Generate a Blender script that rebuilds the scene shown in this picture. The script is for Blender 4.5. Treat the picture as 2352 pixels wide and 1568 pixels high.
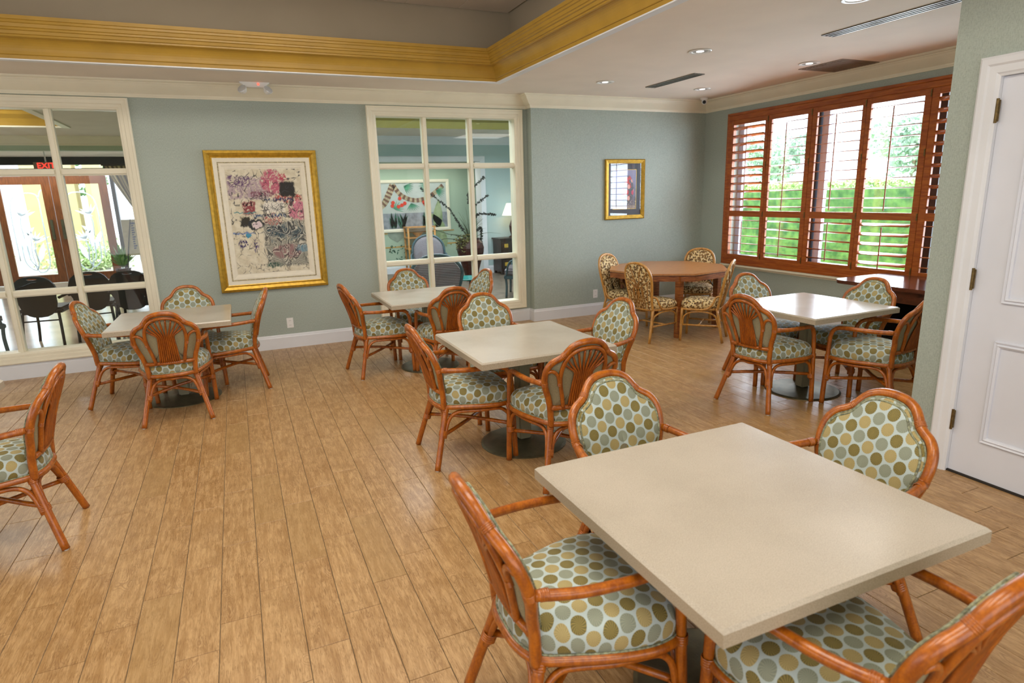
import bpy, bmesh, math, random
from mathutils import Vector, Matrix, Euler
random.seed(7)
C = bpy.context.scene.collection
for o in list(bpy.data.objects): bpy.data.objects.remove(o)

# ---------------------------------------------------------------- camera
yaw, pitch, roll, camh = 0.4103, 0.2328, -0.0291, 1.697
f_ = Vector((math.sin(yaw)*math.cos(pitch), math.cos(yaw)*math.cos(pitch), -math.sin(pitch)))
r_ = Vector((math.cos(yaw), -math.sin(yaw), 0)); u_ = r_.cross(f_)
r2 = math.cos(roll)*r_ + math.sin(roll)*u_; u2 = -math.sin(roll)*r_ + math.cos(roll)*u_
cd = bpy.data.cameras.new('camera'); cam = bpy.data.objects.new('camera', cd); C.objects.link(cam)
cam.matrix_world = Matrix(((r2.x, u2.x, -f_.x, 0), (r2.y, u2.y, -f_.y, 0), (r2.z, u2.z, -f_.z, camh), (0, 0, 0, 1)))
cd.sensor_width = 36; cd.lens = 1414.5/2352*36; cd.clip_start = .05; cd.clip_end = 200
cd.dof.use_dof = True; cd.dof.focus_distance = 4.0; cd.dof.aperture_fstop = 3.2
bpy.context.scene.camera = cam

# ---------------------------------------------------------------- world, sun, area lights, exposure
w = bpy.data.worlds.new('world'); bpy.context.scene.world = w; w.use_nodes = True
bg = w.node_tree.nodes['Background']; bg.inputs[0].default_value = (.80, .90, 1, 1); bg.inputs[1].default_value = 5.5
sd = bpy.data.lights.new('sun', 'SUN'); sd.energy = 7; sd.angle = .03; sd.color = (1, .95, .86)
so = bpy.data.objects.new('sun', sd); C.objects.link(so)
so.rotation_euler = Vector((.25, .30, -.92)).to_track_quat('-Z', 'Y').to_euler()

def area(name, loc, sx, sy, power, col, rot=(0, 0, 0)):
    l = bpy.data.lights.new(name, 'AREA'); l.shape = 'RECTANGLE'; l.size = sx; l.size_y = sy; l.energy = power; l.color = col
    o = bpy.data.objects.new(name, l); C.objects.link(o); o.location = loc; o.rotation_euler = rot
    return o
WARM = (1, .95, .87); COOL = (.80, .90, 1)
area('tray_fixture_light', (.2, 4.6, 3.66), 2.4, 1.2, 40, WARM)  # added fill lamps in the tray, out of view, for even light
area('tray_fixture_light', (.2, 1.8, 3.66), 2.4, 1.2, 40, WARM)
area('tray_fixture_light', (.2, -.8, 3.66), 2.4, 1.2, 30, WARM)
area('left_window_light', (-4.5, 2.6, 1.55), 2.0, 7.0, 85, (.97, .97, 1), (0, math.radians(-90), 0))  # added fill lamp for the ceiling; no window in the left wall
area('rear_window_light', (.2, -2.5, 1.55), 6.5, 2.0, 100, (.97, .97, 1), (math.radians(90), 0, 0))  # added fill behind the camera; the rear wall has no window
area('alcove_window_light', (6.95, 5.3, 1.75), 1.9, 3.4, 260, (.80, .86, 1), (0, math.radians(90), 0))
area('lobby_light', (-4.2, 10.4, 3.4), 3.0, 2.5, 150, (1, .95, .88))
area('lobby_entrance_light', (-4.2, 16.9, 2.6), 3.0, .8, 60, COOL)
area('sitting_room_light', (3.2, 9.8, 3.6), 4.6, 2.6, 380, (.90, .96, 1))
area('mural_wall_light', (3.6, 13.6, 2.45), 2.6, .25, 26, (1, .97, .9))
area('soffit_wash_light', (4.9, 3.0, 2.90), 1.0, 1.0, 14, WARM)
vs = bpy.context.scene.view_settings
vs.view_transform = 'Standard'; vs.look = 'None'; vs.exposure = -0.17; vs.gamma = 1; vs.use_curve_mapping = False

# ---------------------------------------------------------------- node helpers
class S:
    """socket wrapper: arithmetic builds math nodes"""
    def __init__(s, t, k): s.t = t; s.k = k
    def m(s, op, *a):
        n = s.t.nodes.new('ShaderNodeMath'); n.operation = op
        for i, v in enumerate((s,)+a):
            if isinstance(v, S): s.t.links.new(v.k, n.inputs[i])
            else: n.inputs[i].default_value = v
        return S(s.t, n.outputs[0])
    def __add__(s, o): return s.m('ADD', o)
    def __sub__(s, o): return s.m('SUBTRACT', o)
    def __mul__(s, o): return s.m('MULTIPLY', o)
    def __truediv__(s, o): return s.m('DIVIDE', o)
    __radd__ = __add__; __rmul__ = __mul__
    def __rsub__(s, o): return s.m('MULTIPLY', -1).m('ADD', o)
    def floor(s): return s.m('FLOOR')
    def sin(s): return s.m('SINE')
    def abs(s): return s.m('ABSOLUTE')
    def lt(s, v): return s.m('LESS_THAN', v)
    def gt(s, v): return s.m('GREATER_THAN', v)
    def mn(s, v): return s.m('MINIMUM', v)
    def mx(s, v): return s.m('MAXIMUM', v)
    def ss(s, a, b):
        n = s.t.nodes.new('ShaderNodeMapRange'); n.interpolation_type = 'SMOOTHSTEP'
        s.t.links.new(s.k, n.inputs[0]); n.inputs[1].default_value = a; n.inputs[2].default_value = b
        return S(s.t, n.outputs[0])

def lin(h):
    v = [int(h[i:i+2], 16)/255 for i in (0, 2, 4)]
    return tuple(x/12.92 if x <= .04045 else ((x+.055)/1.055)**2.4 for x in v)+(1,)

class MT:
    def __init__(s, name):
        s.mat = bpy.data.materials.new(name); s.mat.use_nodes = True; s.t = s.mat.node_tree
        s.b = s.t.nodes['Principled BSDF']
    def n(s, typ, **kw):
        nd = s.t.nodes.new(typ)
        for k, v in kw.items(): setattr(nd, k, v)
        return nd
    def S(s, k): return S(s.t, k)
    def coord(s, kind='Object'):
        if kind == 'Position': return s.n('ShaderNodeNewGeometry').outputs['Position']
        return s.n('ShaderNodeTexCoord').outputs[kind]
    def xyz(s, k):
        nd = s.n('ShaderNodeSeparateXYZ'); s.t.links.new(k, nd.inputs[0]); return [S(s.t, nd.outputs[i]) for i in range(3)]
    def comb(s, x, y, z):
        nd = s.n('ShaderNodeCombineXYZ')
        for i, v in enumerate((x, y, z)):
            if isinstance(v, S): s.t.links.new(v.k, nd.inputs[i])
            else: nd.inputs[i].default_value = v
        return nd.outputs[0]
    def scale(s, k, sc):
        nd = s.n('ShaderNodeMapping'); s.t.links.new(k, nd.inputs[0]); nd.inputs['Scale'].default_value = sc; return nd.outputs[0]
    def noise(s, k, scale, detail=3, rough=.5, dist=0):
        nd = s.n('ShaderNodeTexNoise'); s.t.links.new(k, nd.inputs['Vector']); nd.inputs['Scale'].default_value = scale
        nd.inputs['Detail'].default_value = detail; nd.inputs['Roughness'].default_value = rough; nd.inputs['Distortion'].default_value = dist
        return S(s.t, nd.outputs[0])
    def voro(s, k, scale, feat='F1', out=0, rnd=1):
        nd = s.n('ShaderNodeTexVoronoi', feature=feat); s.t.links.new(k, nd.inputs['Vector']); nd.inputs['Scale'].default_value = scale
        nd.inputs['Randomness'].default_value = rnd
        return S(s.t, nd.outputs[out])
    def mix(s, fac, a, b):
        nd = s.n('ShaderNodeMix', data_type='RGBA')
        for i, v in ((0, fac), (6, a), (7, b)):
            if isinstance(v, S): s.t.links.new(v.k, nd.inputs[i])
            elif i: nd.inputs[i].default_value = v if len(v) == 4 else tuple(v)+(1,)
            else: nd.inputs[i].default_value = v
        return S(s.t, nd.outputs[2])
    def base(s, c):
        if isinstance(c, S): s.t.links.new(c.k, s.b.inputs['Base Color'])
        else: s.b.inputs['Base Color'].default_value = c
    def rough(s, v):
        if isinstance(v, S): s.t.links.new(v.k, s.b.inputs['Roughness'])
        else: s.b.inputs['Roughness'].default_value = v
    def bump(s, h, dist=.002, st=1.):
        nd = s.n('ShaderNodeBump'); s.t.links.new(h.k, nd.inputs['Height']); nd.inputs['Distance'].default_value = dist
        nd.inputs['Strength'].default_value = st; s.t.links.new(nd.outputs[0], s.b.inputs['Normal'])
    def set(s, **kw):
        for k, v in kw.items(): s.b.inputs[k.replace('_', ' ')].default_value = v
        return s

M = {}
def simple(name, hexc, rough=.5, var=.06, scale=8, bumpd=0, bscale=200, **kw):
    m = MT(name); c = lin(hexc); k = m.coord()
    nz = m.noise(k, scale, 4)
    d = tuple(x*(1-var*2) for x in c[:3])+(1,); l = tuple(min(1, x*(1+var)) for x in c[:3])+(1,)
    m.base(m.mix(nz.ss(.3, .7), d, l)); m.rough(rough)
    if bumpd: m.bump(m.noise(k, bscale, 2), bumpd)
    m.set(**kw); M[name] = m.mat; return m
def emit(name, col, st):
    m = MT(name); m.base(col); m.b.inputs['Emission Color'].default_value = col; m.b.inputs['Emission Strength'].default_value = st; M[name] = m.mat

def wallpaper(name, hexc):
    m = MT(name); k = m.coord('Position'); c = lin(hexc)
    fine = m.noise(m.scale(k, (260, 260, 60)), 1, 2, .6); cross = m.noise(m.scale(k, (60, 60, 300)), 1, 2, .6); big = m.noise(k, .9, 3)
    v = fine*.5+cross*.3+big*.2
    m.base(m.mix(v.ss(.38, .62), tuple(x*.86 for x in c[:3]), tuple(x*1.12 for x in c[:3]))); m.rough(.62)
    m.bump(fine+cross, .0012, .5); M[name] = m.mat
wallpaper('wallpaper', 'a4afa6')
wallpaper('wallpaper_blue', 'aec4c4')  # bluish cast of lamp and daylight put into the wall colour
wallpaper('wallpaper_green', 'a9bfa9')
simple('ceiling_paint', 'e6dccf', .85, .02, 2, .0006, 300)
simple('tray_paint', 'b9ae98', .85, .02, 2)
simple('trim_cream', 'e9e3cd', .38, .02, 3)
simple('trim_white', 'e0e3e8', .34, .02, 3)
simple('door_white', 'dce0ea', .36, .015, 3)
simple('gold_paint', 'b08b35', .36, .04, 5)
simple('cornice_olive', '55521c', .5, .04, 5)
simple('gold_leaf', 'bd9634', .32, .10, 25, .0006, 60, Metallic=.55)
simple('gold_light', 'd8b24e', .30, .12, 40, .0006, 90, Metallic=.5)
simple('cream_liner', 'e6dfcc', .55, .02, 20)
simple('liner_fleck', 'b7aa84', .6, .3, 120)
simple('grout', '655743', .8, .1, 20)
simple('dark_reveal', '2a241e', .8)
simple('white_plastic', 'e8e8e6', .35, .01)
simple('slot_dark', '35332f', .6)
simple('vent_grey', '857462', .55, .05)
simple('vent_metal', '8b8c88', .35, .05, Metallic=.6)
simple('brass_dark', '7a6640', .35, .15, 60, Metallic=.8)
simple('bronze_base', '6f6b55', .38, .10, 14, .0005, 80, Metallic=.75)
simple('column_beige', '8f8c73', .45, .05, 10)
simple('alu_blue', 'bccae6', .4, .04)
simple('alu_dark', '191a20', .5, .04)
simple('black_uph', '15161a', .42, .1, 30, .0008, 300)
simple('black_metal', '101114', .35)
simple('teal_wood', '38525a', .4, .12, 20)
simple('dark_wood', '2b201b', .35, .12, 20)
simple('urn_clay', '3b1712', .3, .25, 9)
simple('bamboo', 'd49a55', .45, .15, 25)
simple('lampshade', 'f0e2cc', .8)
simple('stucco_yellow', 'c9b988', .9, .03, 4)
simple('pavement', '9f9b92', .85, .06, 3)
simple('soil', '8d8471', .95, .15, 9)
simple('grass_green', '86a86a', .9, .25, 6)
simple('roof_white', 'd9d6d0', .8)
simple('bark', '8a7f6c', .9, .2, 15)
simple('paper', 'd8cdb6', .7, .05, 12)
simple('ink_blue', '3a4a86', .6)
simple('lobby_tile', 'b9ad98', .16, .08, 2)
simple('sitting_floor', '6d6459', .45, .15, 6)
simple('sage_linen', '9c9679', .75, .09, 220, .0006, 700)
simple('piping', '8e9277', .7, .3, 90)
simple('dried_leaf', '1f2016', .8, .3, 30)
simple('moss', '5c5a2c', .9, .3, 30)
simple('mirror_lens', 'd9dcdf', .12, .02, Metallic=.3)
simple('glass_teal', '2c8c88', .08, .1)
simple('mat_navy', '49525d', .6, .04)
m_ = MT('etched'); m_.t.nodes.remove(m_.b)
tl_ = m_.n('ShaderNodeBsdfTranslucent'); df_ = m_.n('ShaderNodeBsdfDiffuse'); mx_ = m_.n('ShaderNodeMixShader'); tl_.inputs[0].default_value = df_.inputs[0].default_value = (.93, .97, 1, 1)
m_.t.links.new(tl_.outputs[0], mx_.inputs[1]); m_.t.links.new(df_.outputs[0], mx_.inputs[2]); m_.t.links.new(mx_.outputs[0], m_.t.nodes['Material Output'].inputs[0]); M['etched'] = m_.mat
emit('lamp_glow', (1, .97, .92, 1), 1.6)
emit('troffer_glow', (1, .90, .74, 1), 4.0)  # glow of the added tray panels
emit('exit_red', (1, .03, .02, 1), 3.5)
emit('led_red', (1, .08, .05, 1), 3)
emit('shade_glow', (1, .88, .72, 1), 1.1)

def tabletop():
    m = MT('tabletop'); k = m.coord('Position'); sp = m.noise(k, 420, 2, .7); big = m.noise(k, 3, 3)
    m.base(m.mix((sp*.75+big*.25).ss(.40, .60), lin('aca395'), lin('c3baab'))); m.rough(.17+big*.08)
    m.bump(sp, .0002, .4); M['tabletop'] = m.mat
    m = MT('tabletop_edge'); k = m.coord('Position'); sp = m.noise(k, 300, 2, .7)
    m.base(m.mix(sp.ss(.4, .6), lin('a2957f'), lin('b3a793'))); m.rough(.4); M['tabletop_edge'] = m.mat
tabletop()

def rattan(name, dark, light, coat=.6):
    m = MT(name); k = m.coord('Object')
    a = m.noise(m.scale(k, (30, 30, 8)), 1.2, 4, .6); b = m.noise(k, 130, 3, .6)
    m.base(m.mix((a*.65+b*.35).ss(.34, .66), lin(dark), lin(light))); m.rough(.30+b*.12)
    m.b.inputs['Coat Weight'].default_value = coat; m.b.inputs['Coat Roughness'].default_value = .16
    m.bump(b, .0004, .35); M[name] = m.mat
rattan('rattan', '8a4306', 'b8660c', .45)
rattan('rattan_thin', '833f08', 'b05d0d', .25)
rattan('honey', 'a8742c', 'cf9a4c')
rattan('honey_lat', '8f6026', 'bd8640', .3)

def wood(name, dark, light, rough, sc=(3, 40, 40)):
    m = MT(name); k = m.coord('Object')
    g = m.noise(m.scale(k, sc), 1.5, 5, .6, .6); m.base(m.mix(g.ss(.3, .7), lin(dark), lin(light))); m.rough(rough); M[name] = m.mat
wood('shutter_wood', '8c3f0c', 'b0601e', .36, (30, 3, 30))
wood('louver_wood', '92440f', 'b96622', .24, (30, 2, 30))
wood('oak_top', 'a9713f', 'bf8650', .30, (6, 30, 6))
wood('oak_edge', '6d3712', 'a0602b', .42, (6, 6, 40))
wood('desk_wood', '4a2415', '6b3a26', .16, (8, 3, 8))
wood('entrance_wood', '6f3710', '955222', .42, (30, 30, 3))

def dots():
    m = MT('dot_fabric'); uv = m.n('ShaderNodeUVMap').outputs[0]; x, y, _ = m.xyz(uv)
    PX, PY, R = .0470, .0545, .0234
    def lat(xo, yo):
        cx = (x/(2*PX)-xo+.5).floor(); ky = (y/PY-yo+.5).floor()
        dx = x-(cx+xo)*(2*PX); dy = y-(ky+yo)*PY
        return dx, dy, ky
    ax, ay, ak = lat(0, 0); bx, by, bk = lat(.5, .5)
    ra = (ax*ax+ay*ay).m('SQRT'); rb = (bx*bx+by*by).m('SQRT')
    sel = rb.lt(ra); inv = 1-sel
    r = ra*inv+rb*sel; dx = ax*inv+bx*sel; dy = ay*inv+by*sel
    idx = ((ak*-1+300)*inv+(bk*-1+301)*sel).m('MODULO', 3.0)
    i1 = idx.gt(.5); i2 = idx.gt(1.5)
    c = m.mix(i1, lin('7f8879'), lin('5f582c')); c = m.mix(i2, c, lin('998c5c'))
    th = dy.m('ARCTAN2', dx)
    ring = (r*(6.2832/.0040)).sin(); spoke = (th*18+(r*(6.2832/.0080)).floor()*1.57).sin()
    st = (ring*spoke).ss(-.2, .6)*(1-r.ss(.0, .03)*.2)
    hi = m.mix(i1, lin('a9ab92'), lin('b09a4c')); hi = m.mix(i2, hi, lin('cbb478'))
    c = m.mix(st*.80, c, hi)
    weave = m.noise(uv, 900, 2)
    ground = m.mix(weave, lin('a9b9b8'), lin('bfcdcc'))
    inside = 1-r.ss(R-.0007, R+.0007)
    m.base(m.mix(inside, ground, c)); m.rough(.72); m.set(Sheen_Weight=.15)
    m.bump(weave*.5+inside*.5+st*.3, .0007, .5); M['dot_fabric'] = m.mat
dots()
def leopard():
    m = MT('leopard_fabric'); k = m.coord('Object')
    d = m.noise(k, 26, 2); kk = m.scale(k, (1, 1, 1))
    v = m.voro(kk, 38, 'F1'); e = m.voro(kk, 38, 'DISTANCE_TO_EDGE')
    v = v+(m.noise(k, 90, 2)-.5)*.22; spot = 1-v.ss(.47, .54); core = 1-v.ss(.24, .32)
    c = m.mix(d.ss(.3, .7), lin('d9bf86'), lin('e6d4a6'))
    c = m.mix(spot, c, lin('4a2f18')); c = m.mix(core, c, lin('b08648'))
    m.base(c); m.rough(.8); M['leopard_fabric'] = m.mat
leopard()
def stripes():
    m = MT('stripe_fabric'); k = m.coord('Object'); x, y, z = m.xyz(k)
    s = (z*260).sin(); m.base(m.mix(s.ss(-.3, .5), lin('4b474b'), lin('8f8a92'))); m.rough(.8); M['stripe_fabric'] = m.mat
    m = MT('curtain_fabric'); uv = m.coord('UV'); x, y, z = m.xyz(uv)
    s = (x*60).sin(); m.base(m.mix(s.ss(-.5, .5), lin('5c4c2a'), lin('b8a578'))); m.rough(.7); M['curtain_fabric'] = m.mat
stripes()

def plank_mat():
    m = MT('plank'); p = m.coord('Position')
    oi = m.n('ShaderNodeObjectInfo').outputs['Random']; at = m.n('ShaderNodeAttribute', attribute_name='rnd').outputs['Fac']
    rnd = S(m.t, oi)+S(m.t, at)
    x, y, z = m.xyz(p)
    k = m.comb(x+rnd*31.7, y+rnd*17.3, rnd*9)
    gr = m.noise(m.scale(k, (22, 2.2, 1)), 2.2, 5, .62, .9)            # long grain
    fine = m.noise(m.scale(k, (300, 17, 1)), 1, 4, .65, 1.6)
    kn = m.noise(m.scale(k, (8.5, 2.6, 1)), 1.5, 1.2, .4, .3)
    rings = (kn*230).sin().ss(.1, .9)*kn.ss(.58, .66)
    mot = m.noise(m.scale(k, (9, 6, 1)), 1.7, 4, .6)
    c = m.mix(gr.ss(.35, .65), lin('a27c4d'), lin('c09c6d'))
    c = m.mix(fine.ss(.47, .60)*(mot.ss(.35, .6)*.5+.35), c, lin('785325'))
    c = m.mix(rings*.55, c, lin('7d5730'))
    c = m.mix(mot.ss(.48, .70)*.45, c, lin('916a3a'))
    tone = (rnd*7.13).m('FRACT')
    c = m.mix(tone.gt(.90)*.30, c, lin('8a6a36')); c = m.mix((tone-.45)*.12+.06, c, lin('cfae7c'))
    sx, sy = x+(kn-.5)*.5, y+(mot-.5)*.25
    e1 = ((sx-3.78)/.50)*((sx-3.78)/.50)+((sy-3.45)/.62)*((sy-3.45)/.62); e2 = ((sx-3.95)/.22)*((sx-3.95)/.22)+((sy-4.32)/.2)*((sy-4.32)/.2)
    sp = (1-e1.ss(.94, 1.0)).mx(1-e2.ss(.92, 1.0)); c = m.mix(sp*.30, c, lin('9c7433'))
    m.base(c); m.rough(.30+fine*.14+mot*.06-sp*.08); m.b.inputs['Coat Weight'].default_value = .16; m.b.inputs['Coat Roughness'].default_value = .13
    m.bump(fine*.6+rings*.7, .0006, .35); M['plank'] = m.mat
plank_mat()

def thin_glass(name, tint=(1, 1, 1, 1), refl=1.0):
    m = MT(name); t = m.t; t.nodes.remove(m.b); out = t.nodes['Material Output']
    tr = m.n('ShaderNodeBsdfTransparent'); tr.inputs[0].default_value = tint
    gl = m.n('ShaderNodeBsdfGlossy'); gl.inputs['Roughness'].default_value = .01
    ge = m.n('ShaderNodeNewGeometry'); dp = m.n('ShaderNodeVectorMath', operation='DOT_PRODUCT')
    t.links.new(ge.outputs['Incoming'], dp.inputs[0]); t.links.new(ge.outputs['Normal'], dp.inputs[1])
    mx = m.n('ShaderNodeMixShader'); f = ((1-S(t, dp.outputs['Value']).abs().mn(1.0)).m('POWER', 5.0)*.96+.04)*refl
    t.links.new(f.k, mx.inputs[0]); t.links.new(tr.outputs[0], mx.inputs[1]); t.links.new(gl.outputs[0], mx.inputs[2])
    t.links.new(mx.outputs[0], out.inputs[0]); M[name] = m.mat
thin_glass('glass', (.96, .98, .98, 1)); thin_glass('picture_glass', (1, 1, 1, 1), 1.2)

def leafmat(name, a, b, trans=.3):
    m = MT(name); k = m.coord('Position'); nz = m.noise(k, 6, 4, .6); m.base(m.mix(nz.ss(.3, .7), lin(a), lin(b))); m.rough(.45)
    m.set(Transmission_Weight=0); M[name] = m.mat
leafmat('hedge_leaf', '9abc70', 'e6f0c0'); leafmat('shrub_leaf', '3b6a34', '7ba652'); leafmat('tree_leaf', '9fb8a2', 'ccdccf'); leafmat('banana_leaf', '7b9268', 'a7b78f'); leafmat('mural_green', '2f7d5c', '5aa583')  # overexposed daylight put into the pale hedge and tree leaf colours
leafmat('potted_leaf', '23311a', '4a5a30')

def abstract():
    m = MT('abstract_canvas'); uv = m.n('ShaderNodeUVMap').outputs[0]
    u, v, _ = m.xyz(uv)
    n1 = m.noise(m.scale(uv, (1, 1.35, 1)), 9, 4, .65); n2 = m.noise(m.scale(uv, (1.3, 1, 1)), 13.3, 4, .65)
    U = u+(n1-.5)*.10; V = v+(n2-.5)*.09
    def box(a, b, c, d, s=.012): return U.ss(a-s, a+s)*(1-U.ss(b-s, b+s))*V.ss(c-s, c+s)*(1-V.ss(d-s, d+s))
    def ell(a, b, rx, ry, s=.25):
        d = ((U-a)/rx)*((U-a)/rx)+((V-b)/ry)*((V-b)/ry); return 1-d.ss(1-s, 1+s)
    hi = m.noise(uv, 40, 5, .7); mid = m.noise(m.scale(uv, (1, 1.3, 1)), 15, 5, .7, 1.2); st = m.noise(m.scale(uv, (8, 1.6, 1)), 4, 4, .6)
    c = m.mix(n1.ss(.35, .65), lin('c9bfa4'), lin('ddd6c0'))
    for mask, col in ((box(0, .55, .72, .93)*mid.ss(.35, .55)*.9, 'a58f9a'), (box(.02, .30, .84, .94)*mid.ss(.42, .56), '5d3f66'),
                      (ell(.60, .88, .15, .12)*mid.ss(.38, .52), 'b65a70'), (ell(.80, .72, .2, .05)*hi.ss(.4, .55), 'b8433f'),
                      (ell(.92, .60, .13, .10)*mid.ss(.36, .5), 'c9788c'), (box(.30, .62, .74, .79)*hi.ss(.4, .55), '7a4256'),
                      (box(.42, 1.0, .05, .50)*mid.ss(.30, .45)*.9, '85857a'), (box(.50, .98, .30, .48)*mid.ss(.45, .6), '5f7276'),
                      (ell(.72, .20, .22, .07)*mid.ss(.35, .5)*.9, '8f6a6a'), (ell(.60, .40, .16, .06)*hi.ss(.4, .5), '2f4650'), (ell(.85, .38, .1, .05)*hi.ss(.42, .52), '3a4a52'), (ell(.93, .22, .1, .04), '6f8f9d'), (ell(.55, .52, .13, .06)*hi.ss(.4, .6), 'b35a56'),
                      (box(.0, .42, .10, .36)*mid.ss(.5, .6)*.6, 'ddd3ba'), (box(.45, .74, .585, .685), 'e3ded2'),
                      (box(.16, .34, .575, .695)*hi.ss(.38, .48), '8c3a40'), (ell(.24, .67, .08, .02)*hi.ss(.5, .55), '14110f'),
                      (box(.12, .25, .46, .555), '2a2413'), (ell(.33, .475, .115, .05)-ell(.34, .47, .075, .032), '20242b'),
                      (ell(.34, .47, .07, .03), 'd9c6cb'), (box(.70, .905, .735, .875), '17140f'), (ell(.76, .92, .07, .035)*hi.ss(.42, .55), 'b0304a'),
                      (ell(.21, .375, .04, .02), '3f93b3'), (ell(.12, .29, .07, .05)*hi.ss(.47, .52), '30245f'), (ell(.28, .27, .05, .06)*hi.ss(.5, .54), '43306b'),
                      (ell(.52, .07, .12, .03)*hi.ss(.42, .5), '3f5a4c'), (box(.3, .75, .54, .57)*hi.ss(.45, .5), '2a4f77'), (box(.0, .3, .385, .40, .004), '6f83ad'),
                      (box(.45, .9, .69, .72, .008)*hi.ss(.45, .52), '1f3560'), (box(.05, .35, .585, .595, .003), '4f8a8a')):
        c = m.mix(mask, c, lin(col))
    lo = m.noise(uv, 5, 1.5, .4); lo2 = m.noise(m.scale(uv, (1, 1, 1)), 8, 1.5, .4)
    e1 = m.voro(m.comb(u*1.0+(lo-.5)*.5, v*1.5+(lo2-.5)*.3, 0), 6.5, 'DISTANCE_TO_EDGE'); e2 = m.voro(m.comb(u*1.3+(lo2-.5)*.35, v*1.2+(lo-.5)*.5, 3), 9, 'DISTANCE_TO_EDGE')
    ln = (1-e1.ss(.012, .05))*n2.ss(.45, .55); l2 = (1-e2.ss(.015, .05))*box(.42, 1, .05, .66, .03)
    dark = ln.mx(l2)*hi.ss(.26, .42)
    up = v.gt(.42)*.15+.8
    c = m.mix(dark*up*.95, c, lin('2b2b30')); wh = (1-e2.ss(.09, .13))*e2.ss(.05, .08)*box(.4, 1, .05, .55, .03)
    c = m.mix(wh*.75, c, lin('d5d0c0'))
    scr = (1-m.voro(m.comb(u*1.6, v*3, 5), 22, 'DISTANCE_TO_EDGE').ss(.02, .10))*box(.47, .72, .60, .67)*hi.ss(.45, .5)
    c = m.mix(scr, c, lin('1c1a18')); c = m.mix((st.ss(.64, .68))*(1-v.ss(.3, .45))*(1-u.ss(.3, .5))*.7, c, lin('6f6a6f'))
    m.base(c); m.rough(.55); m.bump(dark+hi*.4, .002, .5); M['abstract_canvas'] = m.mat
    m = MT('floral_print'); uv = m.n('ShaderNodeUVMap').outputs[0]; u, v, _ = m.xyz(uv)
    n1 = m.noise(uv, 7, 4, .6); hi = m.noise(uv, 26, 5, .7)
    c = m.mix((v*.7+n1*.6).ss(.3, .9), lin('4e4d55'), lin('8f92b8'))
    vr = m.voro(uv, 7, 'F1'); vc = m.n('ShaderNodeTexVoronoi'); m.t.links.new(uv, vc.inputs['Vector']); vc.inputs['Scale'].default_value = 7
    pick = S(m.t, m.xyz(vc.outputs['Color'])[0].k)
    blo = m.mix(pick.gt(.5), lin('d5453f'), lin('efb3a4')); blo = m.mix(pick.gt(.8), blo, lin('c9405f'))
    reg = 1-(((u-.62)*(u-.62)*3.2)+((v-.50)*(v-.50)*1.9)).ss(.20, .30)
    c = m.mix(reg*hi.ss(.35, .5)*.8, c, lin('36433a')); c = m.mix(reg*(1-vr.ss(.38, .5)), c, blo)
    c = m.mix((1-v.ss(.05, .12)), c, lin('8c7c74')); c = m.mix((hi.ss(.55, .62))*(1-v.ss(.15, .3)), c, lin('d8c9b8'))
    m.base(c); m.rough(.4); M['floral_print'] = m.mat
abstract()

# ---------------------------------------------------------------- mesh helpers
def link(name, me, mats, parent=None, loc=(0, 0, 0), rot=(0, 0, 0), smooth=False):
    o = bpy.data.objects.new(name, me); C.objects.link(o); o.location = loc; o.rotation_euler = rot
    if parent: o.parent = parent
    for mm in (mats if isinstance(mats, (list, tuple)) else [mats]): me.materials.append(M[mm])
    if smooth: me.polygons.foreach_set('use_smooth', [True]*len(me.polygons))
    return o
def tomesh(bm, name='m'):
    me = bpy.data.meshes.new(name); bmesh.ops.recalc_face_normals(bm, faces=bm.faces); bm.to_mesh(me); bm.free(); return me
def pyd(v, f, name='m', uv=None):
    me = bpy.data.meshes.new(name); me.from_pydata(v, [], f)
    if uv:
        l = me.uv_layers.new(name='UVMap')
        for p in me.polygons:
            for li in p.loop_indices: l.data[li].uv = uv[me.loops[li].vertex_index]
    me.update(); return me
def bx(bm, x0, x1, y0, y1, z0, z1, bev=0):
    r = bmesh.ops.create_cube(bm, size=1, matrix=Matrix.Translation(((x0+x1)/2, (y0+y1)/2, (z0+z1)/2)) @ Matrix.Diagonal((abs(x1-x0), abs(y1-y0), abs(z1-z0), 1)))
    if bev:
        es = list({e for v in r['verts'] for e in v.link_edges})
        bmesh.ops.bevel(bm, geom=es, offset=bev, segments=2, affect='EDGES')
def box(name, x0, x1, y0, y1, z0, z1, mat, parent=None, bev=0):
    bm = bmesh.new(); bx(bm, x0, x1, y0, y1, z0, z1, bev); return link(name, tomesh(bm), mat, parent)
def empty(name, loc, rz=0): 
    o = bpy.data.objects.new(name, None); C.objects.link(o); o.location = loc; o.rotation_euler = (0, 0, rz); o.empty_display_size = .1; return o
def tag(o, label, cat, group=None):
    o['label'] = label; o['category'] = cat
    if group: o['group'] = group
    return o
def struct(o): o['kind'] = 'structure'; return o
def stuff(o): o['kind'] = 'stuff'; return o
def spline(pts, n=6, closed=False):
    P = [Vector(p) for p in pts]; out = []; L = len(P); segs = L if closed else L-1
    for i in range(segs):
        g = (lambda j: P[j % L]) if closed else (lambda j: P[min(max(j, 0), L-1)])
        p0, p1, p2, p3 = g(i-1), g(i), g(i+1), g(i+2)
        for k in range(n):
            t = k/n; out.append(.5*((2*p1)+(-p0+p2)*t+(2*p0-5*p1+4*p2-p3)*t*t+(-p0+3*p1-3*p2+p3)*t*t*t))
    if not closed: out.append(P[-1])
    return out
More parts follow.
